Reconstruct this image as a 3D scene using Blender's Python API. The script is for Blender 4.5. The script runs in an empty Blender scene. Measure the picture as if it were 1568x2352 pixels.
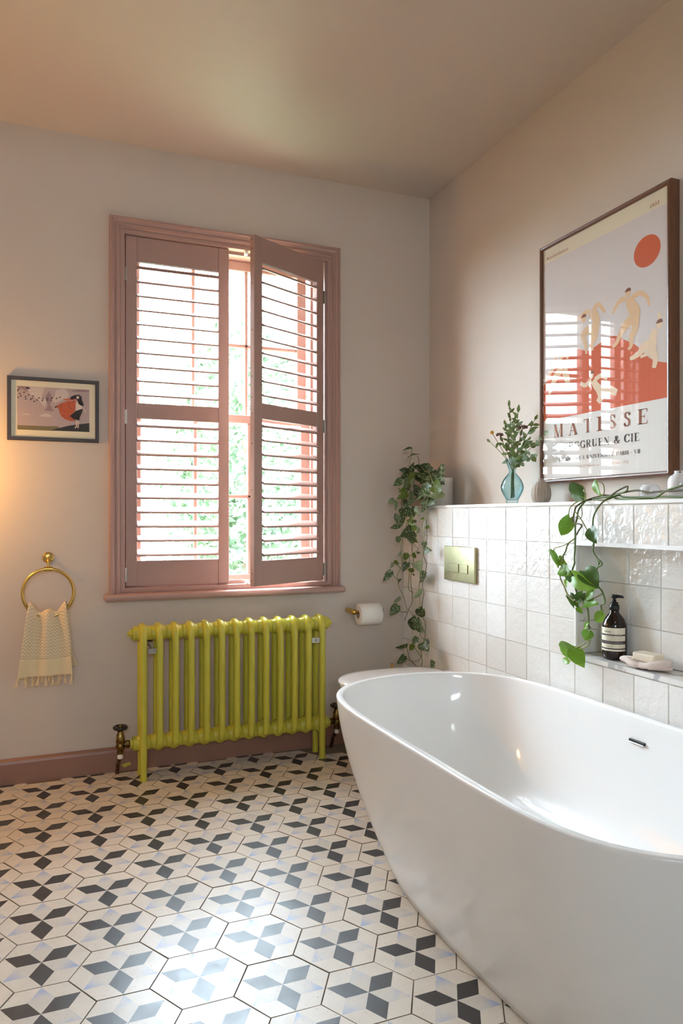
import bpy, bmesh, math, random
from mathutils import Matrix, Vector, noise
random.seed(7)
PI = math.pi
C = bpy.context.scene.collection
SC = bpy.context.scene

# ------------------------------------------------------------------ camera, world, sun, exposure
CAM = Vector((-1.7935, -3.2671, 1.0857)); FPX = 1678.947; HOR = 1186.59; YAW = math.radians(21.904)
cam_data = bpy.data.cameras.new('camera'); cam = bpy.data.objects.new('camera', cam_data); C.objects.link(cam)
cam.location = CAM; cam.rotation_euler = (PI / 2, 0, -YAW)
cam_data.sensor_fit = 'HORIZONTAL'; cam_data.sensor_width = 36; cam_data.lens = FPX * 36 / 1568
cam_data.shift_y = (HOR - 1176) / 1568; cam_data.clip_start = 0.05
SC.camera = cam
SC.view_settings.view_transform = 'Standard'; SC.view_settings.look = 'None'
SC.view_settings.exposure = 2.63; SC.view_settings.gamma = 1.0; SC.view_settings.use_curve_mapping = False
world = bpy.data.worlds.new('sky'); SC.world = world; world.use_nodes = True
wnt = world.node_tree; wbg = wnt.nodes['Background']
wbg.inputs[0].default_value = (0.70, 0.85, 1.0, 1); wbg.inputs[1].default_value = 11.0
sun = bpy.data.lights.new('sun', 'SUN'); sun.energy = 8.0; sun.angle = math.radians(2); sun.color = (1, .97, .92)
so = bpy.data.objects.new('sun', sun); C.objects.link(so); so.location = (-6, 3, 6)
so.rotation_euler = Vector((0.86, -0.10, -0.50)).to_track_quat('-Z', 'Y').to_euler()
pl = bpy.data.lights.new('window_portal', 'AREA'); pl.shape = 'RECTANGLE'; pl.size = .95; pl.size_y = 1.55; pl.cycles.is_portal = True
po = bpy.data.objects.new('window_portal', pl); C.objects.link(po); po.location = (-1.02, .27, 1.545)
po.rotation_euler = (-PI / 2, 0, 0)
pl2 = bpy.data.lights.new('fill_window_portal', 'AREA'); pl2.shape = 'RECTANGLE'; pl2.size = .9; pl2.size_y = .34; pl2.cycles.is_portal = True
po2 = bpy.data.objects.new('fill_window_portal', pl2); C.objects.link(po2); po2.location = (-2.2, -4.88, 1.69); po2.rotation_euler = (PI / 2, 0, 0)
CY = SC.cycles
CY.max_bounces = 10; CY.diffuse_bounces = 6; CY.glossy_bounces = 4; CY.transmission_bounces = 8; CY.transparent_max_bounces = 12
CY.sample_clamp_indirect = 6.0; CY.caustics_reflective = False; CY.caustics_refractive = False; CY.blur_glossy = 0.15

def at(u, v, x=None, y=None, z=None):
    """a point of the photograph as a point in the room, on the plane given"""
    k = (u - 784) / FPX
    d = Vector((math.cos(YAW) * k + math.sin(YAW), -math.sin(YAW) * k + math.cos(YAW), -(v - HOR) / FPX))
    s = (x - CAM.x) / d.x if x is not None else (y - CAM.y) / d.y if y is not None else (z - CAM.z) / d.z
    return CAM + d * s

# ------------------------------------------------------------------ materials
def lin(c):
    return tuple(((v / 255) / 12.92 if v / 255 <= .04045 else ((v / 255 + .055) / 1.055) ** 2.4) for v in c)
def mat(name, rgb, rough=.5, metal=0, **kw):
    m = bpy.data.materials.new(name); m.use_nodes = True
    b = m.node_tree.nodes['Principled BSDF']
    b.inputs['Base Color'].default_value = (*lin(rgb), 1); b.inputs['Roughness'].default_value = rough
    b.inputs['Metallic'].default_value = metal
    for k, v in kw.items(): b.inputs[k].default_value = v
    return m
class NT:
    def __init__(s, m): s.t = m.node_tree; s.b = s.t.nodes['Principled BSDF']
    def new(s, ty, **kw):
        n = s.t.nodes.new(ty)
        for k, v in kw.items(): setattr(n, k, v)
        return n
    def link(s, a, b): s.t.links.new(a, b)
    def put(s, sock, v):
        if hasattr(v, 'is_output'): s.link(v, sock)
        else: sock.default_value = v
    def m(s, op, a, b=0.0, c=None, clamp=False):
        n = s.new('ShaderNodeMath', operation=op, use_clamp=clamp); s.put(n.inputs[0], a); s.put(n.inputs[1], b)
        if c is not None: s.put(n.inputs[2], c)
        return n.outputs[0]
    def obj(s): return s.new('ShaderNodeTexCoord').outputs['Object']
    def noise(s, scale, vec=None, detail=3, rough=.5):
        n = s.new('ShaderNodeTexNoise'); n.inputs['Scale'].default_value = scale; n.inputs['Detail'].default_value = detail
        n.inputs['Roughness'].default_value = rough; s.link(vec if vec else s.obj(), n.inputs['Vector']); return n.outputs['Fac']
    def sstep(s, v, a, b):
        n = s.new('ShaderNodeMapRange', interpolation_type='SMOOTHSTEP'); s.put(n.inputs[0], v)
        n.inputs[1].default_value = a; n.inputs[2].default_value = b; return n.outputs[0]
    def mix(s, f, a, b):
        n = s.new('ShaderNodeMix', data_type='RGBA'); s.put(n.inputs['Factor'], f)
        for k, c in (('A', a), ('B', b)):
            i = [q for q in n.inputs if q.name == k and q.type == 'RGBA'][0]
            if hasattr(c, 'is_output'): s.link(c, i)
            else: i.default_value = (*lin(c), 1)
        return [q for q in n.outputs if q.type == 'RGBA'][0]
    def bump(s, h, strength, dist=.001):
        n = s.new('ShaderNodeBump'); n.inputs['Strength'].default_value = strength; n.inputs['Distance'].default_value = dist
        s.link(h, n.inputs['Height']); s.link(n.outputs[0], s.b.inputs['Normal'])
    def color(s, c): s.link(c, s.b.inputs['Base Color'])
    def rough(s, r): s.link(r, s.b.inputs['Roughness'])
    def rnd(s): return s.new('ShaderNodeObjectInfo').outputs['Random']

M = {}
def paint(name, rgb, rough, amt=6, scale=2.0):
    m = mat(name, rgb, rough); n = NT(m)
    f = n.noise(scale, detail=4)
    n.color(n.mix(f, [max(0, c - amt) for c in rgb], [min(255, c + amt) for c in rgb]))
    n.bump(n.noise(160, detail=2), .12, .0004)
    M[name] = m; return m
paint('wall_paint', (209, 195, 182), .62, 3)
paint('ceiling_paint', (207, 194, 183), .5, 3)
paint('trim_paint', (174, 140, 129), .34, 4, 5)
paint('skirting_paint', (150, 110, 93), .38, 5, 4)
paint('cream_wall', (216, 204, 190), .6, 3)
M['plain_white'] = mat('plain_white', (236, 234, 230), .35)
M['grout'] = mat('grout', (214, 209, 202), .85)
M['floor_grout'] = mat('floor_grout', (120, 108, 92), .9)
# zellige glaze
m = mat('zellige', (232, 228, 222), .09); n = NT(m); r = n.rnd()
n.color(n.mix(n.m('ADD', n.m('MULTIPLY', r, .7), n.m('MULTIPLY', n.noise(9), .3)), (222, 216, 208), (240, 239, 236)))
geo = n.new('ShaderNodeNewGeometry').outputs['Position']
va = n.new('ShaderNodeVectorMath', operation='ADD'); n.link(geo, va.inputs[0])
cmb = n.new('ShaderNodeCombineXYZ'); n.link(n.m('MULTIPLY', r, 17.0), cmb.inputs[0]); n.link(cmb.outputs[0], va.inputs[1])
n.bump(n.m('ADD', n.noise(34, va.outputs[0], 2), n.m('MULTIPLY', n.noise(120, va.outputs[0], 3), .16)), .62, .006)
n.rough(n.m('ADD', n.m('MULTIPLY', n.noise(60, va.outputs[0]), .12), .05))
M['zellige'] = m
# encaustic floor tiles
def cement(name, rgb, tip=None):
    m = mat(name, rgb, .42, **{'Coat Weight': .1, 'Coat Roughness': .3, 'Coat IOR': 1.5}); n = NT(m); o = n.obj(); r = n.rnd()
    va = n.new('ShaderNodeVectorMath', operation='ADD'); n.link(o, va.inputs[0])
    cmb = n.new('ShaderNodeCombineXYZ'); n.link(n.m('MULTIPLY', r, 31.0), cmb.inputs[0]); n.link(n.m('MULTIPLY', r, 9.0), cmb.inputs[1]); n.link(cmb.outputs[0], va.inputs[1])
    f = n.noise(16, va.outputs[0], 5, .65); d = 14 if rgb[0] > 120 else 10
    c = n.mix(f, [max(0, q - d) for q in rgb], [min(255, q + d) for q in rgb])
    if tip:
        ln = n.new('ShaderNodeVectorMath', operation='LENGTH'); n.link(o, ln.inputs[0])
        t = n.m('MULTIPLY', n.sstep(ln.outputs['Value'], .045, .1), n.sstep(n.noise(22, va.outputs[0], 4), .34, .6))
        c = n.mix(n.m('MULTIPLY', t, .85), c, tip)
    c = n.mix(n.m('MULTIPLY', n.sstep(n.noise(150, va.outputs[0], 2), .66, .74), .5), c, (96, 86, 78))
    n.color(c); n.rough(n.m('ADD', n.m('MULTIPLY', n.noise(30, va.outputs[0]), .24), .24))
    n.bump(n.noise(45, va.outputs[0], 4), .16, .001)
    M[name] = m
cement('cement_cream', (214, 203, 188)); cement('cement_dark', (50, 47, 48)); cement('cement_pale', (205, 196, 184), (128, 156, 205))
cement('cement_edge', (150, 138, 122))
# other
m = mat('solid_surface', (240, 239, 237), .38, **{'Coat Weight': .6, 'Coat Roughness': .06}); n = NT(m); n.bump(n.noise(40), .03, .001); M['solid_surface'] = m
M['ceramic'] = mat('ceramic', (238, 233, 228), .12)
m = mat('radiator_paint', (198, 189, 52), .3); n = NT(m); n.bump(n.noise(55, detail=3), .35, .0012)
n.color(n.mix(n.noise(6), (188, 180, 58), (206, 197, 74))); M['radiator_paint'] = m
m = mat('aged_brass', (150, 122, 66), .34, 1); n = NT(m); n.color(n.mix(n.sstep(n.noise(40, detail=4), .35, .7), (166, 138, 78), (84, 62, 36))); M['aged_brass'] = m
m = mat('satin_brass', (214, 178, 96), .26, 1); n = NT(m); n.bump(n.noise(200), .05, .0005); M['satin_brass'] = m
m = mat('flush_brass', (176, 166, 120), .16, 1); n = NT(m); f = n.noise(22, detail=5)
n.color(n.mix(f, (190, 184, 146), (160, 154, 116))); n.rough(n.m('ADD', n.m('MULTIPLY', n.noise(9, detail=5), .16), .26)); M['flush_brass'] = m
m = mat('rusty_copper', (110, 70, 44), .5, .7); n = NT(m); n.color(n.mix(n.sstep(n.noise(60, detail=4), .4, .6), (120, 80, 48), (58, 40, 30))); M['rusty_copper'] = m
M['black_wheel'] = mat('black_wheel', (36, 31, 29), .3)
M['white_tape'] = mat('white_tape', (225, 220, 212), .7)
M['steel'] = mat('steel', (176, 172, 162), .32, 1)
M['chrome'] = mat('chrome', (210, 212, 215), .1, 1)
M['dark_slot'] = mat('dark_slot', (40, 40, 42), .5)
m = mat('walnut', (110, 72, 52), .32); n = NT(m)
mp = n.new('ShaderNodeMapping'); n.link(n.obj(), mp.inputs[0]); mp.inputs['Scale'].default_value = (60, 6, 6)
n.color(n.mix(n.noise(4, mp.outputs[0], 5, .6), (78, 48, 34), (134, 92, 66))); M['walnut'] = m
m = mat('black_wood', (52, 42, 38), .45); n = NT(m); n.color(n.mix(n.noise(30, detail=4), (42, 34, 31), (66, 54, 48))); M['black_wood'] = m
def flat(name, rgb, rough=.75): M[name] = mat(name, rgb, rough)
for nm, c in dict(poster_cream=(226, 214, 190), poster_grey=(214, 204, 200), poster_white=(228, 224, 218), terracotta=(206, 92, 50), figure_tan=(224, 188, 148),
                  figure_light=(232, 206, 176), hair_brown=(124, 74, 48), ink_brown=(150, 84, 52), ink_dark=(70, 62, 62), ink_pale=(206, 172, 150), mat_board=(236, 224, 196),
                  print_sky=(188, 166, 164), print_cloud=(212, 194, 186), print_mauve=(160, 134, 138), print_grass=(128, 116, 84), print_hill=(52, 56, 58), print_black=(44, 42, 46), print_red=(206, 98, 56),
                  print_skin=(226, 204, 190), print_teal=(96, 116, 122), backing=(90, 78, 66), hair_black=(40, 38, 44)).items(): flat(nm, c)
m = mat('print_cape', (206, 98, 56), .75); n = NT(m)
n.color(n.mix(n.sstep(n.noise(420, detail=1), .56, .6), (210, 100, 56), (84, 60, 84))); M['print_cape'] = m
# clear pane: reflection over straight transmission
def pane(name, tint=(1, 1, 1), ior=1.5):
    m = bpy.data.materials.new(name); m.use_nodes = True; t = m.node_tree; t.nodes.clear()
    o = t.nodes.new('ShaderNodeOutputMaterial'); mx = t.nodes.new('ShaderNodeMixShader'); tr = t.nodes.new('ShaderNodeBsdfTransparent'); gl = t.nodes.new('ShaderNodeBsdfGlossy')
    fr = t.nodes.new('ShaderNodeFresnel'); fr.inputs['IOR'].default_value = ior; tr.inputs[0].default_value = (*tint, 1); gl.inputs['Roughness'].default_value = 0.0
    ge = t.nodes.new('ShaderNodeNewGeometry'); inv = t.nodes.new('ShaderNodeMath'); inv.operation = 'SUBTRACT'; inv.inputs[0].default_value = 1; t.links.new(ge.outputs['Backfacing'], inv.inputs[1])
    mu = t.nodes.new('ShaderNodeMath'); mu.operation = 'MULTIPLY'; t.links.new(fr.outputs[0], mu.inputs[0]); t.links.new(inv.outputs[0], mu.inputs[1]); t.links.new(mu.outputs[0], mx.inputs[0]); t.links.new(tr.outputs[0], mx.inputs[1]); t.links.new(gl.outputs[0], mx.inputs[2]); t.links.new(mx.outputs[0], o.inputs[0])
    M[name] = m
pane('window_glass', (.97, .98, .97)); pane('picture_glass', (1, 1, 1), 1.46); pane('small_picture_glass', (1, 1, 1), 1.35)
pane('blue_glass', (.79, .915, .935), 1.45)
_t = M['blue_glass'].node_tree; _lw = _t.nodes.new('ShaderNodeLayerWeight'); _lw.inputs[0].default_value = .5; _pw = _t.nodes.new('ShaderNodeMath'); _pw.operation = 'POWER'; _pw.inputs[1].default_value = 2.2; _t.links.new(_lw.outputs['Facing'], _pw.inputs[0])
_mx = _t.nodes.new('ShaderNodeMix'); _mx.data_type = 'RGBA'; _t.links.new(_pw.outputs[0], _mx.inputs[0]); _mx.inputs[6].default_value = (.86, .945, .955, 1); _mx.inputs[7].default_value = (.16, .44, .52, 1)
_t.links.new(_mx.outputs[2], [q for q in _t.nodes if q.type == 'BSDF_TRANSPARENT'][0].inputs[0])
pane('water', (.95, .985, .98), 1.2)
def speck(name):
    m = mat(name, (240, 240, 242), .08); n = NT(m)
    a = n.sstep(n.noise(120, detail=1), .68, .71); b = n.noise(24, detail=3)
    n.color(n.mix(a, n.mix(b, (228, 228, 233), (250, 250, 251)), (86, 82, 92))); M[name] = m
speck('speckled_glass')
m = mat('stone_ware', (176, 164, 150), .7); n = NT(m); n.color(n.mix(n.noise(30, detail=5), (148, 134, 118), (196, 186, 174))); n.bump(n.noise(120), .3, .001); M['stone_ware'] = m
M['pot_glaze'] = mat('pot_glaze', (214, 208, 200), .35)
m = mat('tissue', (244, 240, 232), .85); n = NT(m); n.bump(n.noise(240), .2, .0006); M['tissue'] = m
M['card'] = mat('card', (176, 150, 120), .8)
m = mat('towel_cloth', (214, 186, 142), .9, **{'Sheen Weight': .2}); n = NT(m); uv = n.new('ShaderNodeUVMap').outputs[0]; sp = n.new('ShaderNodeSeparateXYZ'); n.link(uv, sp.inputs[0])
zz = n.m('MULTIPLY', n.m('ABSOLUTE', n.m('SUBTRACT', n.m('FRACT', n.m('DIVIDE', sp.outputs[0], .0155)), .5)), .019)
st = n.m('LESS_THAN', n.m('FRACT', n.m('DIVIDE', n.m('ADD', sp.outputs[1], zz), .0128)), .24)
n.color(n.mix(st, (218, 194, 156), (248, 234, 204))); n.bump(n.m('ADD', n.m('MULTIPLY', st, .6), n.noise(700)), .25, .0008); M['towel_cloth'] = m
m = mat('towel_band', (226, 202, 156), .92, **{'Sheen Weight': .2}); n = NT(m); n.color(n.mix(n.noise(260, detail=2), (222, 198, 154), (244, 224, 182))); n.bump(n.noise(500), .4, .001); M['towel_band'] = m
m = mat('terry', (226, 208, 198), .95); n = NT(m); n.bump(n.noise(420, detail=2), .9, .002); M['terry'] = m
m = mat('soap', (236, 226, 206), .4, **{'Subsurface Weight': .3}); m.node_tree.nodes['Principled BSDF'].inputs['Subsurface Radius'].default_value = (.004, .003, .002); M['soap'] = m
m = mat('marble', (224, 220, 216), .15); n = NT(m)
wv = n.new('ShaderNodeTexWave'); wv.inputs['Scale'].default_value = 5; wv.inputs['Distortion'].default_value = 9; wv.inputs['Detail'].default_value = 4; n.link(n.obj(), wv.inputs[0])
n.color(n.mix(n.sstep(wv.outputs['Fac'], .8, 1.0), (226, 222, 217), (176, 174, 174))); M['marble'] = m
M['amber_plastic'] = mat('amber_plastic', (38, 22, 18), .12)
M['black_plastic'] = mat('black_plastic', (22, 21, 21), .35)
M['label_paper'] = mat('label_paper', (228, 220, 198), .6)
# leaves
def leafmat(name, a, b, spot, amount, rough=.35):
    m = mat(name, a, rough); n = NT(m); o = n.obj(); r = n.rnd()
    va = n.new('ShaderNodeVectorMath', operation='ADD'); n.link(o, va.inputs[0])
    cmb = n.new('ShaderNodeCombineXYZ'); n.link(n.m('MULTIPLY', r, 23.0), cmb.inputs[0]); n.link(cmb.outputs[0], va.inputs[1])
    c = n.mix(n.m('ADD', n.m('MULTIPLY', r, .6), n.m('MULTIPLY', n.noise(2, va.outputs[0]), .4)), a, b)
    c = n.mix(n.m('MULTIPLY', n.sstep(n.noise(9, va.outputs[0], 2), amount, amount + .07), .75), c, spot)
    n.color(c)
    t = m.node_tree; tl = n.new('ShaderNodeBsdfTranslucent'); n.link(c, tl.inputs[0]); mx = n.new('ShaderNodeMixShader'); mx.inputs[0].default_value = .32
    out = [q for q in t.nodes if q.type == 'OUTPUT_MATERIAL'][0]
    n.link(n.b.outputs[0], mx.inputs[1]); n.link(tl.outputs[0], mx.inputs[2]); n.link(mx.outputs[0], out.inputs[0])
    M[name] = m
leafmat('satin_leaf', (44, 62, 34), (78, 98, 50), (176, 188, 152), .53)
leafmat('satin_green', (78, 100, 36), (112, 132, 54), (156, 172, 100), .6)
leafmat('satin_pale', (120, 136, 92), (146, 158, 120), (178, 188, 154), .6)
leafmat('pothos_leaf', (88, 134, 40), (136, 176, 52), (182, 206, 96), .66)
leafmat('pothos_dark', (58, 88, 44), (84, 116, 48), (120, 150, 70), .7)
leafmat('sprig_leaf', (96, 112, 62), (132, 146, 92), (140, 158, 104), .8)
leafmat('sprig_grey', (122, 144, 112), (150, 168, 136), (160, 176, 148), .8)
leafmat('garden_leaf', (70, 92, 66), (100, 118, 88), (150, 156, 124), .6, .6)
M['vine'] = mat('vine', (132, 132, 74), .5); M['vine_brown'] = mat('vine_brown', (92, 82, 52), .6); M['vine_green'] = mat('vine_green', (96, 112, 60), .5)
M['stem_brown'] = mat('stem_brown', (104, 78, 56), .6); M['bark'] = mat('bark', (92, 74, 58), .8)
M['flower_yellow'] = mat('flower_yellow', (222, 170, 70), .6); M['flower_mauve'] = mat('flower_mauve', (112, 84, 76), .8)
m = mat('lawn', (96, 122, 62), .9); n = NT(m); n.color(n.mix(n.noise(8), (112, 118, 88), (140, 146, 116))); M['lawn'] = m
M['soil'] = mat('soil', (60, 48, 38), .9)
m = mat('lamp_globe', (255, 226, 180), .4); b = m.node_tree.nodes['Principled BSDF']; b.inputs['Emission Color'].default_value = (1, .52, .13, 1); b.inputs['Emission Strength'].default_value = 52; M['lamp_globe'] = m
m = mat('fill_globe', (255, 240, 220), .4); b = m.node_tree.nodes['Principled BSDF']; b.inputs['Emission Color'].default_value = (.85, .93, 1, 1); b.inputs['Emission Strength'].default_value = 3; M['fill_globe'] = m

# ------------------------------------------------------------------ mesh builder
class MB:
    def __init__(s): s.v = []; s.f = []; s.mi = []; s.sm = []; s.uv = {}
    def add(s, vs, fs, mi=0, sm=False):
        o = len(s.v); s.v += [Vector(p) for p in vs]
        for f in fs: s.f.append([i + o for i in f]); s.mi.append(mi); s.sm.append(sm)
        return s
    def box(s, a, b, bev=0, mi=0, seg=1):
        bm = bmesh.new(); bmesh.ops.create_cube(bm, size=1)
        for q in bm.verts: q.co = Vector([(a[i] + b[i]) / 2 + q.co[i] * abs(b[i] - a[i]) for i in range(3)])
        if bev: bmesh.ops.bevel(bm, geom=bm.edges[:], offset=bev, segments=seg, profile=.5, affect='EDGES')
        bm.verts.index_update(); s.add([q.co.copy() for q in bm.verts], [[q.index for q in f.verts] for f in bm.faces], mi, False); bm.free(); return s
    def tube(s, pts, r, seg=10, mi=0, cap=True, closed=False, flat=1.0, sm=True):
        pts = [Vector(p) for p in pts]; n = len(pts); rr = r if isinstance(r, (list, tuple)) else [r] * n; rings = []; up = None
        for i, p in enumerate(pts):
            if closed: t = (pts[(i + 1) % n] - pts[i - 1]).normalized()
            else: t = (pts[min(i + 1, n - 1)] - pts[max(i - 1, 0)]).normalized()
            if up is None:
                up = Vector((0, 0, 1)) if abs(t.z) < .9 else Vector((1, 0, 0))
            a = t.cross(up).normalized(); b2 = a.cross(t).normalized(); up = b2
            rings.append([p + a * math.cos(2 * PI * k / seg) * rr[i] * flat + b2 * math.sin(2 * PI * k / seg) * rr[i] for k in range(seg)])
        vs = [q for R in rings for q in R]; fs = []
        for i in range(n if closed else n - 1):
            j = (i + 1) % n
            for k in range(seg): fs.append([i * seg + k, i * seg + (k + 1) % seg, j * seg + (k + 1) % seg, j * seg + k])
        s.add(vs, fs, mi, sm)
        if cap and not closed: s.add(rings[0], [list(range(seg))], mi); s.add(rings[-1], [list(range(seg))[::-1]], mi)
        return s
    def lathe(s, prof, c, seg=32, mi=0, axis='z', rib=None, sm=True):
        vs = []; fs = []; c = Vector(c)
        for r, h in prof:
            for k in range(seg):
                a = 2 * PI * k / seg; q = r * (rib(a, h) if rib else 1); x, y = q * math.cos(a), q * math.sin(a)
                vs.append(c + Vector({'z': (x, y, h), 'x': (h, x, y), 'y': (x, h, y)}[axis]))
        for i in range(len(prof) - 1):
            for k in range(seg): fs.append([i * seg + k, i * seg + (k + 1) % seg, (i + 1) * seg + (k + 1) % seg, (i + 1) * seg + k])
        s.add(vs, fs, mi, sm); return s
    def ball(s, c, r, seg=12, mi=0, sq=(1, 1, 1)):
        p = [(max(1e-5, math.sin(PI * i / 8)) * r, -math.cos(PI * i / 8) * r) for i in range(9)]
        o = len(s.v); s.lathe(p, (0, 0, 0), seg, mi); c = Vector(c)
        for i in range(o, len(s.v)): s.v[i] = Vector([s.v[i][k] * sq[k] + c[k] for k in range(3)])
        return s
    def poly(s, pts, mi=0): return s.add(pts, [list(range(len(pts)))], mi)
    def prism(s, pts, d, mi=0):
        n = len(pts); d = Vector(d); p = [Vector(q) for q in pts]
        s.add(p + [q + d for q in p], [list(range(n))[::-1], list(range(n, 2 * n))] + [[i, (i + 1) % n, n + (i + 1) % n, n + i] for i in range(n)], mi); return s
    def mesh(s, name, mats, inv=None):
        me = bpy.data.meshes.new(name); vs = s.v if inv is None else [inv @ q for q in s.v]
        me.from_pydata([tuple(q) for q in vs], [], s.f)
        for m in (mats if isinstance(mats, (list, tuple)) else [mats]): me.materials.append(M[m])
        me.polygons.foreach_set('material_index', s.mi); me.polygons.foreach_set('use_smooth', s.sm)
        bm = bmesh.new(); bm.from_mesh(me); bmesh.ops.recalc_face_normals(bm, faces=bm.faces[:]); bm.to_mesh(me); bm.free()
        me.update(); return me
W = {}
def thing(name, label, cat, loc=(0, 0, 0), rz=0, group=None, kind=None):
    o = bpy.data.objects.new(name, None); C.objects.link(o); o.location = loc; o.rotation_euler = (0, 0, rz); o.empty_display_size = .05
    W[o.name] = Matrix.Translation(loc) @ Matrix.Rotation(rz, 4, 'Z')
    if kind: o['kind'] = kind
    if label: o['label'] = label
    if cat: o['category'] = cat
    if group: o['group'] = group
    return o
def part(name, mb, mats, parent, label=None, local=False, kind=None):
    Wm = W[parent.name]
    o = bpy.data.objects.new(name, mb.mesh(name, mats, None if local else Wm.inverted())); C.objects.link(o); o.parent = parent; W[o.name] = Wm
    if label: o['label'] = label
    if kind: o['kind'] = kind
    return o
def single(name, mb, mats, label, cat, loc=(0, 0, 0), group=None, kind=None):
    Wm = Matrix.Translation(loc); o = bpy.data.objects.new(name, mb.mesh(name, mats, Wm.inverted())); C.objects.link(o); o.location = loc; W[o.name] = Wm
    for k, v in (('label', label), ('category', cat), ('group', group), ('kind', kind)):
        if v: o[k] = v
    return o
def inst(name, me, parent, mw):
    o = bpy.data.objects.new(name, me); C.objects.link(o); o.parent = parent; o.matrix_basis = W[parent.name].inverted() @ mw; W[o.name] = mw; return o
def curve(pts, n=6):
    """Catmull-Rom through the points"""
    P = [Vector(p) for p in pts]; P = [P[0] * 2 - P[1]] + P + [P[-1] * 2 - P[-2]]; out = []
    for i in range(1, len(P) - 2):
        for k in range(n):
            t = k / n; a, b, c, d = P[i - 1:i + 3]
            out.append(.5 * ((2 * b) + (c - a) * t + (2 * a - 5 * b + 4 * c - d) * t * t + (3 * b - a - 3 * c + d) * t ** 3))
    return out + [P[-2]]
def sweep(mb, loops, prof, mi=0, closed=True, sm=False):
    """loops(d,h) -> list of corner points; profile = [(d,h)...] mitred round the corners"""
    rings = [loops(d, h) for d, h in prof]; n = len(rings[0]); vs = [p for r in rings for p in r]; fs = []
    for i in range(len(prof) - 1):
        for k in range(n if closed else n - 1): fs.append([i * n + k, i * n + (k + 1) % n, (i + 1) * n + (k + 1) % n, (i + 1) * n + k])
    mb.add(vs, fs, mi, sm); return mb
def rect_back(x0, x1, z0, z1, y):
    return lambda d, h: [(x0 + d, y - h, z0 + d), (x0 + d, y - h, z1 - d), (x1 - d, y - h, z1 - d), (x1 - d, y - h, z0 + d)]
def rect_right(y0, y1, z0, z1, x):
    return lambda d, h: [(x - h, y0 - d, z0 + d), (x - h, y0 - d, z1 - d), (x - h, y1 + d, z1 - d), (x - h, y1 + d, z0 + d)]

# ------------------------------------------------------------------ room shell
CE = 2.6908; XL = -3.05; YF = -4.7
HX0, HX1, HZ0, HZ1 = -1.508, -.536, .757, 2.322
TH = .28
b = MB()
b.box((XL - .2, 0, -.1), (HX0, TH, CE + .1)); b.box((HX1, 0, -.1), (.2, TH, CE + .1)); b.box((HX0, 0, -.1), (HX1, TH, HZ0)); b.box((HX0, 0, HZ1), (HX1, TH, CE + .1))
single('wall_back', b, 'wall_paint', None, None, kind='structure')
single('wall_right', MB().box((0, YF - .2, -.1), (.2, 0, CE + .1)), 'wall_paint', None, None, kind='structure')
single('wall_left', MB().box((XL - .2, YF, -.1), (XL, 0, CE + .1)), 'wall_paint', None, None, kind='structure')
b = MB(); b.box((XL - .2, YF - .2, -.1), (-2.65, YF, CE + .1)).box((-1.75, YF - .2, -.1), (0, YF, CE + .1)).box((-2.65, YF - .2, -.1), (-1.75, YF, 1.56)).box((-2.65, YF - .2, 1.86), (-1.75, YF, CE + .1))
single('wall_front', b, 'wall_paint', None, None, kind='structure')
w2 = thing('fill_window', None, None, (-2.2, YF, 1.52), kind='structure')  # unseen high window added for soft frontal daylight fill
b = MB()
for xa, xb, za, zb in ((-2.65, -2.6, 1.56, 1.86), (-1.8, -1.75, 1.56, 1.86), (-2.6, -1.8, 1.56, 1.595), (-2.6, -1.8, 1.82, 1.86)): b.box((xa, YF - .1, za), (xb, YF - .06, zb), .003)
part('frame', b, 'trim_paint', w2); part('pane', MB().box((-2.6, YF - .084, 1.595), (-1.8, YF - .08, 1.82)), 'window_glass', w2)
single('ceiling', MB().box((XL, YF, CE), (0, 0, CE + .1)), 'ceiling_paint', None, None, kind='structure')

# floor: grout bed and hexagonal tiles
floor = single('floor', MB().box((XL, YF, -.1), (0, 0, -.0035)), 'floor_grout', None, None, kind='structure')
def hexmesh():
    b = MB(); pol = lambda r, a, z=0: Vector((r * math.cos(math.radians(a)), r * math.sin(math.radians(a)), z))
    T = .0975; Hh = T / math.sqrt(3); E2 = .0983; R = E2 / math.cos(PI / 6)
    for k in range(6):
        a = -90 + 60 * k
        b.add([(0, 0, 0), pol(Hh, a - 30), pol(T, a), pol(Hh, a + 30)], [[0, 1, 2, 3]], 1 if k % 2 == 0 else 2)
        h = a + 30
        b.add([pol(Hh, h), pol(T, a), pol(E2, a), pol(R, h), pol(E2, a + 60), pol(T, a + 60)], [[0, 1, 2, 3], [0, 3, 4, 5]], 0)
        b.add([pol(E2, a), pol(E2 + .0009, a, -.0009), pol(R + .001, h, -.0009), pol(R, h), pol(E2, a + 60), pol(E2 + .0009, a + 60, -.0009)], [[0, 1, 2, 3], [3, 2, 5, 4]], 3)
        b.add([pol(E2 + .0009, a, -.0009), pol(E2 + .0009, a, -.01), pol(R + .001, h, -.01), pol(R + .001, h, -.0009), pol(E2 + .0009, a + 60, -.0009), pol(E2 + .0009, a + 60, -.01)], [[0, 1, 2, 3], [3, 2, 5, 4]], 3)
    me = b.mesh('tile', ['cement_cream', 'cement_dark', 'cement_pale', 'cement_edge'])
    return me
hm = hexmesh(); cnt = 0
for i in range(-4, 12):
    for j in range(-7, 14):
        x = -1.8066 + i * .17320508; y = -.9424 - j * .2 - i * .1
        if XL + .05 < x < -.04 and -3.45 < y < .02 and cnt < 298:
            cnt += 1
            mw = Matrix.Translation((x, y, random.uniform(-.0006, .0005))) @ Matrix.Rotation(random.uniform(-.004, .004), 4, 'X') @ Matrix.Rotation(random.uniform(-.004, .004), 4, 'Y') @ Matrix.Rotation(random.uniform(-.008, .008), 4, 'Z')
            inst('tile', hm, floor, mw)

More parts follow.
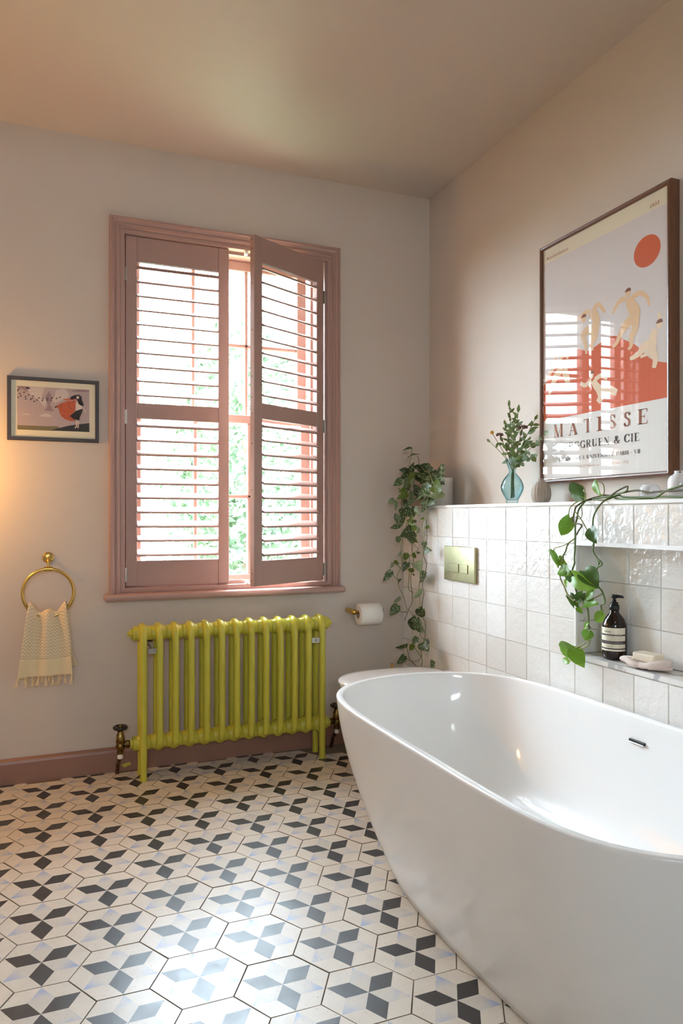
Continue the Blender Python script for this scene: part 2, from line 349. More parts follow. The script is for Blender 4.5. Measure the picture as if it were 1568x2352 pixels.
# skirting board
b = MB(); pr = [(-.022, -.003), (-.022, .082), (-.019, .092), (-.008, .1), (.001, .1)]
vs = [(x, y, z) for x in (XL, -.148) for y, z in pr]; n_ = len(pr)
b.add(vs, [[i, i + 1, n_ + i + 1, n_ + i] for i in range(n_ - 1)])
sk = single('baseboard_back', b, 'skirting_paint', None, None, kind='structure')
b = MB(); mk = [(505, 1520), (590, 1600), (680, 1570), (690, 1530), (730, 1530), (760, 1570), (790, 1470), (740, 1440), (600, 1490)]
b.poly([at(240 + x * .07653, 1640 + y * .07653, y=-.0226) for x, y in mk])
part('paint_splash', b, 'radiator_paint', sk, 'chartreuse paint splash')
# half-height tiled wall with ledge and niche
LX = -.1455; LZ = 1.1216; TP = .13305; TV = .1283; Y0 = -.2148
NY0, NY1, NZ0, NZ1, NX = -1.285, -2.27, .612, .9935, -.046
b = MB()
b.box((LX, NY0, -.05), (-.001, -.001, 1.127)); b.box((LX, YF, -.05), (-.001, NY1, 1.127)); b.box((LX, NY1, -.05), (-.001, NY0, NZ0)); b.box((LX, NY1, NZ1), (-.001, NY0, 1.127)); b.box((NX, NY1, NZ0), (-.001, NY0, NZ1))
half = single('wall_tiled', b, 'grout', None, None, kind='structure')
def tilemesh(w, h, t=.008):
    b = MB().box((-t, -w / 2, -h / 2), (0, w / 2, h / 2), .0016); me = b.mesh('tile', 'zellige'); return me
TM = {}
def puttile(yc, zc, w, h, x=LX + .004, side=False):
    k = (round(w, 4), round(h, 4))
    if w < .012 or h < .012: return
    if k not in TM: TM[k] = tilemesh(w - .0022, h - .0022)
    j = lambda a: random.uniform(-a, a)
    mw = Matrix.Translation((x + j(.0006), yc, zc)) @ Matrix.Rotation(j(.006), 4, 'Z') @ Matrix.Rotation(j(.006), 4, 'Y') @ Matrix.Rotation(j(.003), 4, 'X')
    inst('tile', TM[k], half, mw)
ys = [0.0] + [Y0 + TP - k * TP for k in range(0, 21)]
zs = [LZ + .001 - k * TV for k in range(10)]
for i in range(len(ys) - 1):
    ya, yb = ys[i], ys[i + 1]
    for j in range(9):
        za, zb = zs[j], max(zs[j + 1], 0)
        segs = [(ya, yb)]
        if za <= NZ1 + .02 and zb >= NZ0 - .02:
            segs = [(ya, max(yb, NY0 + .004))] if ya > NY0 else []
            if yb < NY1: segs = [(min(ya, NY1), yb)]
        for (p, q) in segs:
            zt = za if za < LZ else LZ
            if za - zb < .02: continue
            zlo = zb
            if ya < NY0 + .05 and NZ1 < za and zb < NZ1 + .02: zlo = NZ1 + .001
            if ya < NY0 + .01 and za < NZ0 + .02 and za > NZ0 - .05: zt = NZ0 - .004
            puttile((p + q) / 2, (zt + zlo) / 2, p - q, zt - zlo)
# niche back and left side tiles
ny = [NY0 + .002, -1.4205, -1.5535, -1.6865, -1.8195, -1.9525, -2.0855, -2.2185, NY1]; nz = [NZ1, .8665, .7355, NZ0 + .014]
for a, c in zip(ny, ny[1:]):
    for d, e in zip(nz, nz[1:]): puttile((a + c) / 2, (d + e) / 2, a - c, d - e, NX + .004)
for d, e in zip(nz, nz[1:]):
    me = tilemesh(.094, d - e - .002, .006)
    inst('tile', me, half, Matrix.Translation((LX + .05, NY0, (d + e) / 2)) @ Matrix.Rotation(PI / 2, 4, 'Z'))
# white edge trims and shelf
b = MB().box((LX - .006, YF, 1.1245), (0, 0, 1.1365), .0015); part('coping', b, 'plain_white', half)
b = MB().box((LX - .0065, NY0 - .003, NZ0), (LX + .01, NY0 + .0075, NZ1 + .009), .001); b.box((LX - .0065, NY1, NZ1 - .004), (LX + .012, NY0 + .0075, NZ1 + .009), .001); part('niche_trim', b, 'plain_white', half)
b = MB().box((LX - .009, NY1, NZ0 - .002), (NX, NY0 - .0005, .626), .001); part('niche_shelf', b, 'marble', half, 'pale grey veined shelf slab')

# ------------------------------------------------------------------ window
win = thing('window_1', None, None, (-1.02, 0, .757), kind='structure')
b = MB(); z1 = 2.366; x0, x1 = -1.551, -.4965
pf = [(0, 0), (0, .03), (.004, .036), (.01, .036), (.013, .029), (.024, .022), (.03, .026), (.036, .026), (.038, .018), (.044, .014), (.0455, 0)]
lp = lambda d, h: [(x0 + d, -h, .75), (x0 + d, -h, z1 - d), (x1 - d, -h, z1 - d), (x1 - d, -h, .75)]
sweep(b, lp, pf, closed=False); part('architrave', b, 'trim_paint', win)
b = MB().box((-1.573, -.068, .7285), (-.481, .03, .757), .011, seg=3); part('sill', b, 'trim_paint', win)
b = MB()
FR = [(0, 0), (0, .012), (.006, .014), (.018, .014), (.0215, .012), (.0215, -.03)]
sweep(b, rect_back(HX0, HX1, .757, HZ1, .0), FR); b.box((-.5685, -.004, .7785), (-.557, .03, 2.3)); part('shutter_frame', b, 'trim_paint', win)
b = MB()  # box lining of the sash window
for xa, xb in ((HX0, HX0 + .016), (HX1 - .016, HX1)): b.box((xa, .03, .757), (xb, TH, HZ1))
b.box((HX0, .03, HZ1 - .014), (HX1, TH, HZ1)); b.box((HX0, .03, .7575), (HX1, TH + .05, .775)); b.box((HX0 + .016, .031, .775), (HX1 - .016, .041, .795)); b.box((HX0 + .016, .031, 2.288), (HX1 - .016, .041, HZ1 - .014)); b.box((HX0 + .016, .031, .795), (HX0 + .034, .041, 2.288))
for xa, xb, ya, yb in ((HX0 + .016, -1.468, .085, .1), (HX0 + .016, -1.468, .15, .158), (-.585, HX1 - .016, .085, .1), (-.585, HX1 - .016, .15, .158)): b.box((xa, ya, .77), (xb, yb, HZ1 - .014), .002)
part('lining', b, 'trim_paint', win)
def sash(y, z0, z1, rb, rt, zm, nm):
    b = MB(); X0, X1 = -1.452, -.604
    b.box((X0, y, z0), (-1.404, y + .042, z1), .003); b.box((-.6515, y, z0), (X1, y + .042, z1), .003)
    b.box((-1.404, y, z0), (-.6515, y + .042, rb), .003); b.box((-1.404, y, rt), (-.6515, y + .042, z1), .003)
    o = part(nm, b, 'trim_paint', win)
    g = MB()
    for x in (-1.160, -.906): g.box((x - .009, y + .006, rb), (x + .009, y + .036, rt), .004)
    g.box((-1.404, y + .006, zm - .009), (-.6515, y + .036, zm + .009), .004); part('glazing_bar', g, 'trim_paint', o)
    for xa, xb in ((-1.404, -1.169), (-1.151, -.915), (-.897, -.6515)):
        for za, zb in ((rb, zm - .009), (zm + .009, rt)):
            g = MB().box((xa, y + .019, za), (xb, y + .022, zb)); part('pane', g, 'window_glass', o)
sash(.102, .775, 1.565, .815, 1.526, 1.181, 'lower_sash'); sash(.16, 1.526, 2.308, 1.562, 2.262, 1.905, 'upper_sash')
b = MB().box((-.957, -.012, 2.282), (-.943, .012, 2.297), .002); part('catch', b, 'plain_white', win)
b = MB().box((-.952, -.012, .779), (-.938, .012, .793), .002); part('catch', b, 'plain_white', win)

# shutters
def louvremesh(L):
    b = MB(); w = .066; pr = []
    for k in range(12):
        a = 2 * PI * k / 12; pr.append((math.copysign(abs(math.cos(a)) ** .8, math.cos(a)) * w / 2, math.sin(a) * .0052))
    vs = [(x, y, z) for x in (0, L) for y, z in pr]
    b.add(vs, [[i, (i + 1) % 12, 12 + (i + 1) % 12, 12 + i] for i in range(12)], 0, True); b.add(vs[:12], [list(range(12))]); b.add(vs[12:], [list(range(12))]); return b.mesh('louvre', 'trim_paint')
LM = louvremesh(.355)
def shutter(label, hinge, rz, s):
    t = thing('window_shutter', label, 'shutter', hinge, rz, 'plantation shutters'); Wd, Hs, D = .452, 1.514, -s * .027; Wm = W[t.name]
    z0 = hinge[2]
    for xa, xb in ((0, .0485), (Wd - .0485, Wd)):
        b = MB().box((xa, 0, 0), (xb, D, Hs), .0018); part('stile', b, 'trim_paint', t, local=True)
    for za, zb in ((0, .109), (1.511 - z0, 1.5785 - z0), (2.192 - z0, Hs)):
        b = MB().box((.0487, -s * .0015, za), (Wd - .0487, D + s * .0015, zb), .0015); part('rail', b, 'trim_paint', t, local=True)
    tilt = math.radians(25)
    zz_ = [1.6068 + .013 + .0611 * k for k in range(10)] + [.9146 + .013 + .0621 * k for k in range(10)]
    for z in zz_:
        j = math.radians(random.uniform(-1.5, 1.5))
        mw = Wm @ Matrix.Translation((.0485, D / 2, z - z0)) @ Matrix.Rotation(-s * (tilt + j), 4, 'X')
        inst('louvre', LM, t, mw)
    for z in (2.13, 1.515, .835):
        b = MB().tube([(-.002, s * .005, z - z0 - .03), (-.002, s * .005, z - z0 + .03)], .0045, 8); b.box((0, s * .0015, z - z0 - .03), (.006, -s * .0005, z - z0 + .03)); part('hinge', b, 'steel', t, 'small metal hinge', local=True)
    if s > 0:
        for z in (2.28, 2.24, 2.09, 1.89, 1.69, 1.6, 1.53, 1.4, 1.2, .84, .81): part('screw_plug', MB().tube([(Wd - .001, D / 2, z - z0), (Wd + .0006, D / 2, z - z0)], .0032, 8), 'stem_brown', t, local=True)
    return t
shutter('dusky pink louvred window shutter on the left, closed flat in its frame', (-1.4815, 0, .785), 0, -1)
shutter('dusky pink louvred window shutter on the right, swung open into the room', (-.572, -.003, .785), math.radians(208.2), 1)

# ------------------------------------------------------------------ outside
gd = single('garden_ground', MB().box((-16, -16, -.7), (16, 26, -.6)), 'lawn', None, None, kind='structure')
def shrub(x, y, r, h, n, label, seed):
    rnd = random.Random(seed); t = thing('garden_tree', label, 'tree', (x, y, -.5), group='trees outside the window')
    b = MB().tube(curve([(x, y, -.5), (x + .08, y, h * .35), (x - .05, y + .05, h * .75)], 4), [.12, .115, .11, .105, .1, .09, .08, .06, .05], 8); part('trunk', b, 'bark', t)
    b = MB(); vs = []; fs = []
    for i in range(n):
        d = Vector((rnd.gauss(0, 1), rnd.gauss(0, 1), rnd.gauss(0, 1))).normalized(); k = 1 + .22 * noise.noise(d * 2.2 + Vector((seed, 0, 0)))
        p = Vector((x, y, h * .52)) + Vector((d.x * r, d.y * r, d.z * h * .52)) * k * rnd.uniform(.72, 1)
        a = Vector((rnd.gauss(0, 1), rnd.gauss(0, 1), rnd.gauss(0, 1))).normalized(); c = a.orthogonal().normalized(); s = rnd.uniform(.05, .1); o = len(vs)
        vs += [p - a * s, p + c * s * .5, p + a * s, p - c * s * .5]; fs.append([o, o + 1, o + 2, o + 3])
    b.add(vs, fs); part('foliage', b, 'garden_leaf', t, kind='stuff')
shrub(.35, 5.0, .95, 3.4, 5200, 'leafy green tree nearest the window, behind the gap between the shutters', 3)
shrub(2.75, 6.6, 1.25, 4.4, 5200, 'tall leafy tree outside, seen through the open right shutter', 5)
shrub(-2.0, 6.8, 1.2, 2.5, 4600, 'low bushy tree outside, seen through the closed left shutter', 9)
shrub(1.0, 10.2, 1.7, 4.8, 4600, 'farthest tall tree outside, behind the nearer ones', 12)

# ------------------------------------------------------------------ bath
def bath():
    xc, yc, a, bb, rot = -.553, -1.6088, .3879, .793, .0182
    N = 144; Hh = .5
    def radius(c, s_):
        lo, hi = 0, 2
        for _ in range(30):
            m = (lo + hi) / 2
            if (m * abs(c)) ** 1.82 + (m * abs(s_)) ** 5.7356 < 1: lo = m
            else: hi = m
        return lo
    OUT = [(math.cos(2 * PI * i / N), math.sin(2 * PI * i / N)) for i in range(N)]; OUT = [(c, s_, radius(c, s_)) for c, s_ in OUT]
    t = thing('bathtub', 'freestanding white oval bathtub standing on the patterned floor', 'bathtub', (xc, yc, 0))
    def ring(z, k=None, inset=0, base=True, sxy=None):
        k = max(1 - z / Hh, 0); sx = 1 - (1 - .782) * k ** 1.684; sy = 1 - (1 - .836) * k ** 1.967; dy = -.11 * k ** 1.967
        if sxy: sx, sy, dy = sxy
        out = []
        for i in range(N):
            ct, st_, g = OUT[i]
            nb = 2 / 2.768
            ex, ey = math.copysign(abs(ct) ** nb, ct), math.copysign(abs(st_) ** nb, st_)
            x = (ct * g * (1 - k) + ex * k) * a * sx; y = (st_ * g * (1 - k) + ey * k) * bb * sy + dy
            if inset:
                L = math.hypot(x / a, y / bb) + 1e-9; x -= inset * (x / a) / L; y -= inset * (y / bb) / L
            out.append(Vector((xc + x * math.cos(rot) - y * math.sin(rot), yc + y * math.cos(rot) + x * math.sin(rot), z)))
        return out
    R = []
    R.append(ring(0.0, inset=.012))
    for z in (.006, .03, .06, .1, .15, .2, .26, .32, .38, .43, .47, .49): R.append(ring(z))
    R.append([p for p in ring(.4965)]); R.append([Vector((p.x, p.y, .4995)) for p in ring(.4995, inset=.003)])
    R.append([Vector((p.x, p.y, .5)) for p in ring(.5, inset=.007)]); R.append([Vector((p.x, p.y, .5)) for p in ring(.5, inset=.019)])
    R.append([Vector((p.x, p.y, .4985)) for p in ring(.5, inset=.0225)]); R.append([Vector((p.x, p.y, .494)) for p in ring(.5, inset=.0245)])
    for z, i_ in ((.47, .026), (.42, .03), (.36, .036), (.3, .044), (.24, .056), (.19, .072), (.15, .095), (.125, .125), (.11, .165), (.102, .22)): R.append(ring(z, inset=i_))
    vs = [p for r_ in R for p in r_]; fs = []
    for i in range(len(R) - 1):
        for k in range(N): fs.append([i * N + k, i * N + (k + 1) % N, (i + 1) * N + (k + 1) % N, (i + 1) * N + k])
    fs.append([k for k in range(N)][::-1]); o = len(R) - 1; fs.append([o * N + k for k in range(N)])
    b = MB().add(vs, fs, 0, True); part('shell', b, 'solid_surface', t)
    # overflow slot on the inner far wall, its shaded opening a dark slab
    p = at(1457, 1705, x=-.209); y0 = p.y
    q = ring(p.z, inset=.031)
    near = lambda y: max((v for v in q if abs(v.y - y) < .03), key=lambda v: v.x).x
    b = MB()
    xs = near(y0) - .003
    b.box((xs - .0015, y0 - .03, p.z - .004), (xs + .012, y0 + .03, p.z + .004), .0012); o_ = part('overflow_slot', b, 'dark_slot', t, 'dark overflow slot')
    b = MB().box((xs - .0035, y0 - .0295, p.z - .0056), (xs + .01, y0 + .0295, p.z - .0032), .0008); part('lip', b, 'chrome', o_)
    b = MB().lathe([(.0001, .112), (.03, .112), (.034, .108), (.034, .102)], (xc, yc, 0), 24); part('drain_cover', b, 'chrome', t)
bath()

# ------------------------------------------------------------------ toilet
def toilet():
    yc = -.555; t = thing('toilet', 'white wall-hung toilet with closed lid beside the bath', 'toilet', (-.4, yc, 0))
    def outl(x0, x1, hw, z, sc=1, n=40):
        out = []
        for i in range(n):
            th = 2 * PI * i / n; c, s_ = math.cos(th), math.sin(th)
            xm = (x0 + x1) / 2; rx = (x1 - x0) / 2
            e = .5 if c > 0 else .85
            out.append(Vector((xm + rx * math.copysign(abs(c) ** e, c) * sc, yc + hw * math.copysign(abs(s_) ** (.62 if c > 0 else .95), s_) * sc, z)))
        return out
    def stack(rings):
        n = len(rings[0]); vs = [p for r in rings for p in r]
        fs = [[i * n + k, i * n + (k + 1) % n, (i + 1) * n + (k + 1) % n, (i + 1) * n + k] for i in range(len(rings) - 1) for k in range(n)]
        fs += [list(range(n))[::-1], [(len(rings) - 1) * n + k for k in range(n)]]; return MB().add(vs, fs, 0, True)
    part('bowl', stack([outl(-.4, -.15, .1, .13), outl(-.5, -.15, .125, .16), outl(-.6, -.15, .155, .25), outl(-.67, -.15, .17, .34), outl(-.69, -.15, .172, .392)]), 'ceramic', t)
    part('seat', stack([outl(-.693, -.215, .174, .394), outl(-.697, -.215, .176, .398), outl(-.697, -.215, .176, .404), outl(-.69, -.215, .172, .407)]), 'ceramic', t)
    part('lid', stack([outl(-.7, -.213, .174, .408), outl(-.705, -.212, .177, .412), outl(-.705, -.212, .177, .419), outl(-.7, -.214, .173, .4235), outl(-.67, -.23, .15, .4255), outl(-.5, -.35, .05, .4265)]), 'ceramic', t)
    b = MB().box((-.213, yc - .1, .396), (-.15, yc + .1, .412), .004); part('hinge_block', b, 'ceramic', t)
toilet()
t = thing('toilet_brush', 'brass toilet brush handle standing between toilet and grey wall', 'toilet brush', (-.285, -.155, 0))
part('handle', MB().tube([(-.285, -.155, .3), (-.285, -.155, .3935)], [.0062, .0062], 12), 'satin_brass', t)
part('canister', MB().lathe([(.001, .001), (.043, .001), (.045, .004), (.045, .29), (.043, .296), (.007, .3), (.006, .31)], (-.285, -.155, 0), 24), 'satin_brass', t)
# flush plate
t = thing('flush_plate', 'brass dual-button flush plate set in the white tiles', 'flush plate', (-.15, -.555, .88))
part('plate', MB().box((-.1635, -.679, .8085), (-.1465, -.431, .957), .0012), 'flush_brass', t)
for ya, yb in ((-.466, -.557), (-.5665, -.63)):
    b = MB().box((-.1675, yb, .8455), (-.163, ya, .883), .0014); part('button', b, 'flush_brass', t)

# ------------------------------------------------------------------ toilet roll holder
t = thing('toilet_roll_holder', 'brass toilet roll holder on the grey wall below the window', 'roll holder', (-.445, 0, .638))
part('post', MB().lathe([(.0135, 0), (.0135, -.06), (.0125, -.074), (.0115, -.088), (.0001, -.0885)], (-.447, 0, .634), 24, axis='y'), 'satin_brass', t)
part('bar', MB().tube([(-.447, -.075, .634), (-.303, -.075, .634)], .0075, 14), 'satin_brass', t)
part('end_cap', MB().lathe([(.0001, 0), (.0105, 0), (.0115, .002), (.0115, .009), (.0001, .0095)], (-.306, -.075, .634), 20, axis='x'), 'satin_brass', t)
t = thing('toilet_roll', 'white toilet paper roll hanging on the brass holder', 'toilet roll', (-.37, -.075, .634))
zc = .634 - .0128
part('paper', MB().lathe([(.0205, -.056), (.046, -.056), (.0505, -.052), (.051, .0), (.0505, .052), (.046, .056), (.0205, .056), (.0205, -.056)], (-.37, -.075, zc), 48, axis='x'), 'tissue', t)
part('core', MB().lathe([(.0203, -.0555), (.0203, .0555), (.0193, .0555), (.0193, -.0555), (.0203, -.0555)], (-.37, -.075, zc), 32, axis='x'), 'card', t)

# ------------------------------------------------------------------ radiator
def radiator():
    X0, P, yc, yf, yb = -1.4276, .06523, -.132, -.178, -.086; zt, zb = .6, .145
    t = thing('radiator', 'chartreuse cast-iron column radiator standing below the window', 'radiator', (-1.036, yc, 0))
    b = MB(); path = []; K = 10; r = (yb - yf) / 2; ztp, zbt = .587, .158
    se = lambda v: math.copysign(abs(v) ** .72, v)
    for k in range(K + 1):
        a = PI * k / K; path.append((0, yc - r * se(math.cos(a)), ztp + .041 * se(math.sin(a))))
    for k in range(K + 1):
        a = PI * k / K; path.append((0, yc + r * se(math.cos(a)), zbt - .024 * se(math.sin(a))))
    b.tube(path, .0148, 12, closed=True)
    for z in (zt, zb):
        pr = [(.0001, -P / 2), (.0295, -P / 2), (.0295, -P / 2 + .008), (.0315, -.018), (.037, -.01), (.0395, 0), (.037, .01), (.0315, .018), (.0295, P / 2 - .008), (.0295, P / 2), (.0001, P / 2)]
        b.lathe([(q, h) for q, h in pr], (0, yc, z), 24, axis='x')
    me = b.mesh('section', 'radiator_paint')
    for k in range(13): inst('section', me, t, Matrix.Translation((X0 + k * P, 0, 0)))
    for x in (X0, X0 + 12 * P):
        for y in (yf, yb):
            b = MB().tube([(x, y, .17), (x, y, .1), (x, y, .05), (x, y, .012), (x, y, 0)], [.0148, .0145, .0135, .0142, .015], 14); part('leg', b, 'radiator_paint', t)
    for x, d in ((X0, -1), (X0 + 12 * P, 1)):
        for z in (zt, zb):
            b = MB().lathe([(.03, 0), (.03, d * .036), (.026, d * .038)], (x, yc, z), 24, axis='x', sm=False)
            b.lathe([(.021, d * .037), (.021, d * .05), (.0001, d * .05)], (x, yc, z), 6, axis='x', sm=False)
            if z == zt: b.lathe([(.0095, d * .05), (.0095, d * .06), (.0001, d * .06)], (x, yc, z), 6, axis='x', sm=False)
            part('plug', b, 'radiator_paint', t)
    for x in (-1.3885, -.6735):
        b = MB().box((x - .022, yf - .004, .519), (x + .022, yf + .002, .543), .001); o = part('bracket', b, 'steel', t, 'bare metal wall bracket')
        b = MB().tube([(x, yf - .004, .531), (x, -.002, .531)], .004, 8); b.lathe([(.008, -.0035), (.008, -.010), (.0045, -.010), (.0045, -.015), (.0001, -.015)], (x, yf, .531), 12, axis='y', sm=False); part('bolt', b, 'steel', o)
    b = MB().box((-1.394, -.02, .545), (-1.372, 0, .566)); b.box((-1.39, -.06, .55), (-1.376, -.02, .56)); part('bracket', b, 'rusty_copper', t)
    return X0, P, yc, zb
X0, P, yc, zb = radiator()
def valve(x, d, label):
    t = thing('radiator_valve', label, 'valve', (x, yc, 0)); y = yc
    part('pipe', MB().tube(curve([(x, y, .118), (x + d * .001, y + .02, .085), (x + d * .004, y + .055, .05), (x + d * .006, y + .085, 0)], 4), .0075, 12), 'rusty_copper', t)
    part('collar', MB().lathe([(.0085, .088), (.0115, .09), (.0115, .1), (.0095, .103), (.0095, .112)], (x, y, 0), 16), 'white_tape', t)
    part('body', MB().lathe([(.001, .108), (.0125, .108), (.0145, .113), (.012, .121), (.0135, .125), (.018, .133), (.0185, .142), (.016, .149), (.0145, .152), (.0185, .156), (.018, .166), (.0155, .186), (.0125, .192), (.0115, .194), (.0115, .206), (.001, .207)], (x, y, 0), 20).tube([(x, y, .145), (x - d * .024, y, .145)], .0085, 12), 'aged_brass', t)
    part('nut', MB().lathe([(.001, -d * .02), (.0155, -d * .02), (.0165, -d * .024), (.0165, -d * .033), (.015, -d * .037), (.01, -d * .04)], (x, y, .145), 8, axis='x', sm=False), 'aged_brass', t)
    part('thread_tape', MB().tube([(x - d * .038, y, .145), (x - d * .055, y, .145)], .0105, 12), 'white_tape', t)
    b = MB()
    for k in range(36): pass
    ring = [(x + .0225 * math.cos(2 * PI * k / 24), y + .0225 * math.sin(2 * PI * k / 24), .2165) for k in range(24)]
    b.tube(ring, .0078, 10, closed=True)
    for k in range(4): a = PI / 4 + k * PI / 2; b.tube([(x, y, .215), (x + .022 * math.cos(a), y + .022 * math.sin(a), .2165)], .0048, 8)
    b.lathe([(.001, .204), (.011, .205), (.0105, .219), (.001, .2195)], (x, y, 0), 16); o = part('handwheel', b, 'black_wheel', t, 'black round handwheel')
    part('cap_nut', MB().lathe([(.0075, .2185), (.0075, .2245), (.005, .227), (.0001, .2272)], (x, y, 0), 12), 'aged_brass', o)
valve(X0 - .0875, -1, 'aged brass valve with black wheel at left end of radiator')
valve(X0 + 12 * P + .0875, 1, 'aged brass valve at right end of radiator, half hidden by bath')

# ------------------------------------------------------------------ towel ring and towel
t = thing('towel_ring', 'round brass towel ring on the wall left of the window', 'towel ring', (-1.79, 0, .9))
part('backplate', MB().lathe([(.0225, -.0005), (.0225, -.004), (.021, -.0055), (.0001, -.0056)], (-1.7905, 0, .9165), 32, axis='y'), 'satin_brass', t)
for dx in (-.014, .014): part('screw', MB().lathe([(.0028, -.0056), (.002, -.0066), (.0001, -.0066)], (-1.7905 + dx, 0, .9165), 10, axis='y'), 'stem_brown', t)
part('arm', MB().tube(curve([(-1.7905, -.004, .9165), (-1.7905, -.035, .9165), (-1.7905, -.052, .911), (-1.7905, -.06, .897), (-1.7905, -.06, .872)], 4), .0048, 12), 'satin_brass', t)
part('collar', MB().tube([(-1.8065, -.06, .8725), (-1.7745, -.06, .8725)], .0095, 16), 'satin_brass', t)
RR = .097; RC = Vector((-1.7905, -.06, .7755))
part('ring', MB().tube([RC + Vector((RR * math.sin(2 * PI * k / 64), 0, RR * math.cos(2 * PI * k / 64))) for k in range(64)], .0062, 12, closed=True), 'satin_brass', t)
def towel():
    t = thing('hand_towel', 'cream chevron hand towel with tassels hung through the brass ring', 'towel', (-1.795, -.06, .69))
    NU, L1, L2 = 61, .262, .235
    def front(u, s):
        """u -1..1, s = distance along the cloth from the ring (positive: front, negative: back)"""
        a = abs(s); k = min(a / .26, 1); e = k ** .75
        w = .066 + .037 * e; xc = -1.7935 - .0075 * k
        top = RC.z - math.sqrt(max(RR ** 2 - (u * .071) ** 2, .0001)) + .004
        g = .5 + .5 * math.cos(u * PI * 2.0 * 1.05); dip = (g - .35) * .02 * (1 - min(a / .1, 1)) + .006
        fold = math.cos(u * PI * 2.1) * (.011 * (1 - e) + .0045) + math.sin(u * 5.3 + 1) * .003 * k
        rr = .0105
        if a < rr * PI / 2:
            ph = s / rr; y = -.06 - math.sin(ph) * rr * 1.25; z = top + dip + math.cos(ph) * rr * .8
        else:
            y = -.06 - math.copysign(rr * 1.25, s); z = top + dip - (a - rr * PI / 2) + 0.0
        y += fold * (-1 if s > 0 else .45) * min(a / .03, 1)
        z += (top - (RC.z - RR) ) * (-min(a / .25, 1))
        return Vector((xc + u * w + (.006 if s < 0 else 0), y, z))
    for nm, s0, s1, ns, mt in (('front_cloth', .193, -.003, 26, 'towel_cloth'), ('front_band', L1, .193, 10, 'towel_band'), ('back_cloth', -.003, -L2, 30, 'towel_cloth')):
        b = MB(); vs = []; uvs = []
        for i in range(ns + 1):
            s = s0 + (s1 - s0) * i / ns
            for k in range(NU):
                u = -1 + 2 * k / (NU - 1); p = front(u, s)
                vs.append(p); uvs.append((u * .1, s))
        fs = [[i * NU + k, i * NU + k + 1, (i + 1) * NU + k + 1, (i + 1) * NU + k] for i in range(ns) for k in range(NU - 1)]
        b.add(vs, fs, 0, True); o = part(nm, b, mt, t)
        ul = o.data.uv_layers.new(name='UVMap')
        for lp_ in o.data.loops: ul.data[lp_.index].uv = uvs[lp_.vertex_index]
        md = o.modifiers.new('thick', 'SOLIDIFY'); md.thickness = .0022; md.offset = 0
    rnd = random.Random(4)
    def tassel(p, dx, L, nm='tassel'):
        b = MB(); pts = []
        for st in (0, 1):
            q = [p + Vector((dx * i / 8 + .0017 * math.cos(i * 1.5 + st * PI), .0017 * math.sin(i * 1.5 + st * PI), -L * .62 * i / 8)) for i in range(9)]
            b.tube(q, .0022, 6)
        k = p + Vector((dx, 0, -L * .64)); b.ball(k, .005, 8)
        for i in range(12):
            a = rnd.uniform(0, 2 * PI); sp = rnd.uniform(.2, 1) * .0085
            e = k + Vector((math.cos(a) * sp + dx * .3, math.sin(a) * sp * .7, -L * rnd.uniform(.3, .4)))
            b.tube([k, (k + e) / 2 + Vector((math.cos(a) * .002, 0, 0)), e], [.0022, .0024, .0014], 5)
        part(nm, b, 'towel_band', t)
    for i in range(9):
        u = -.97 + 1.94 * i / 8; tassel(front(u, L1) + Vector((0, 0, .002)), rnd.uniform(-.005, .004) - (.004 if i == 0 else 0), rnd.uniform(.034, .042))
    for u in (-.75, -.5, -.2, .12, .5): tassel(front(u, -L2) + Vector((0, 0, .002)), rnd.uniform(-.004, .004), .058)
    tassel(front(1.0, -.2) + Vector((.002, 0, .002)), .008, .04)
towel()

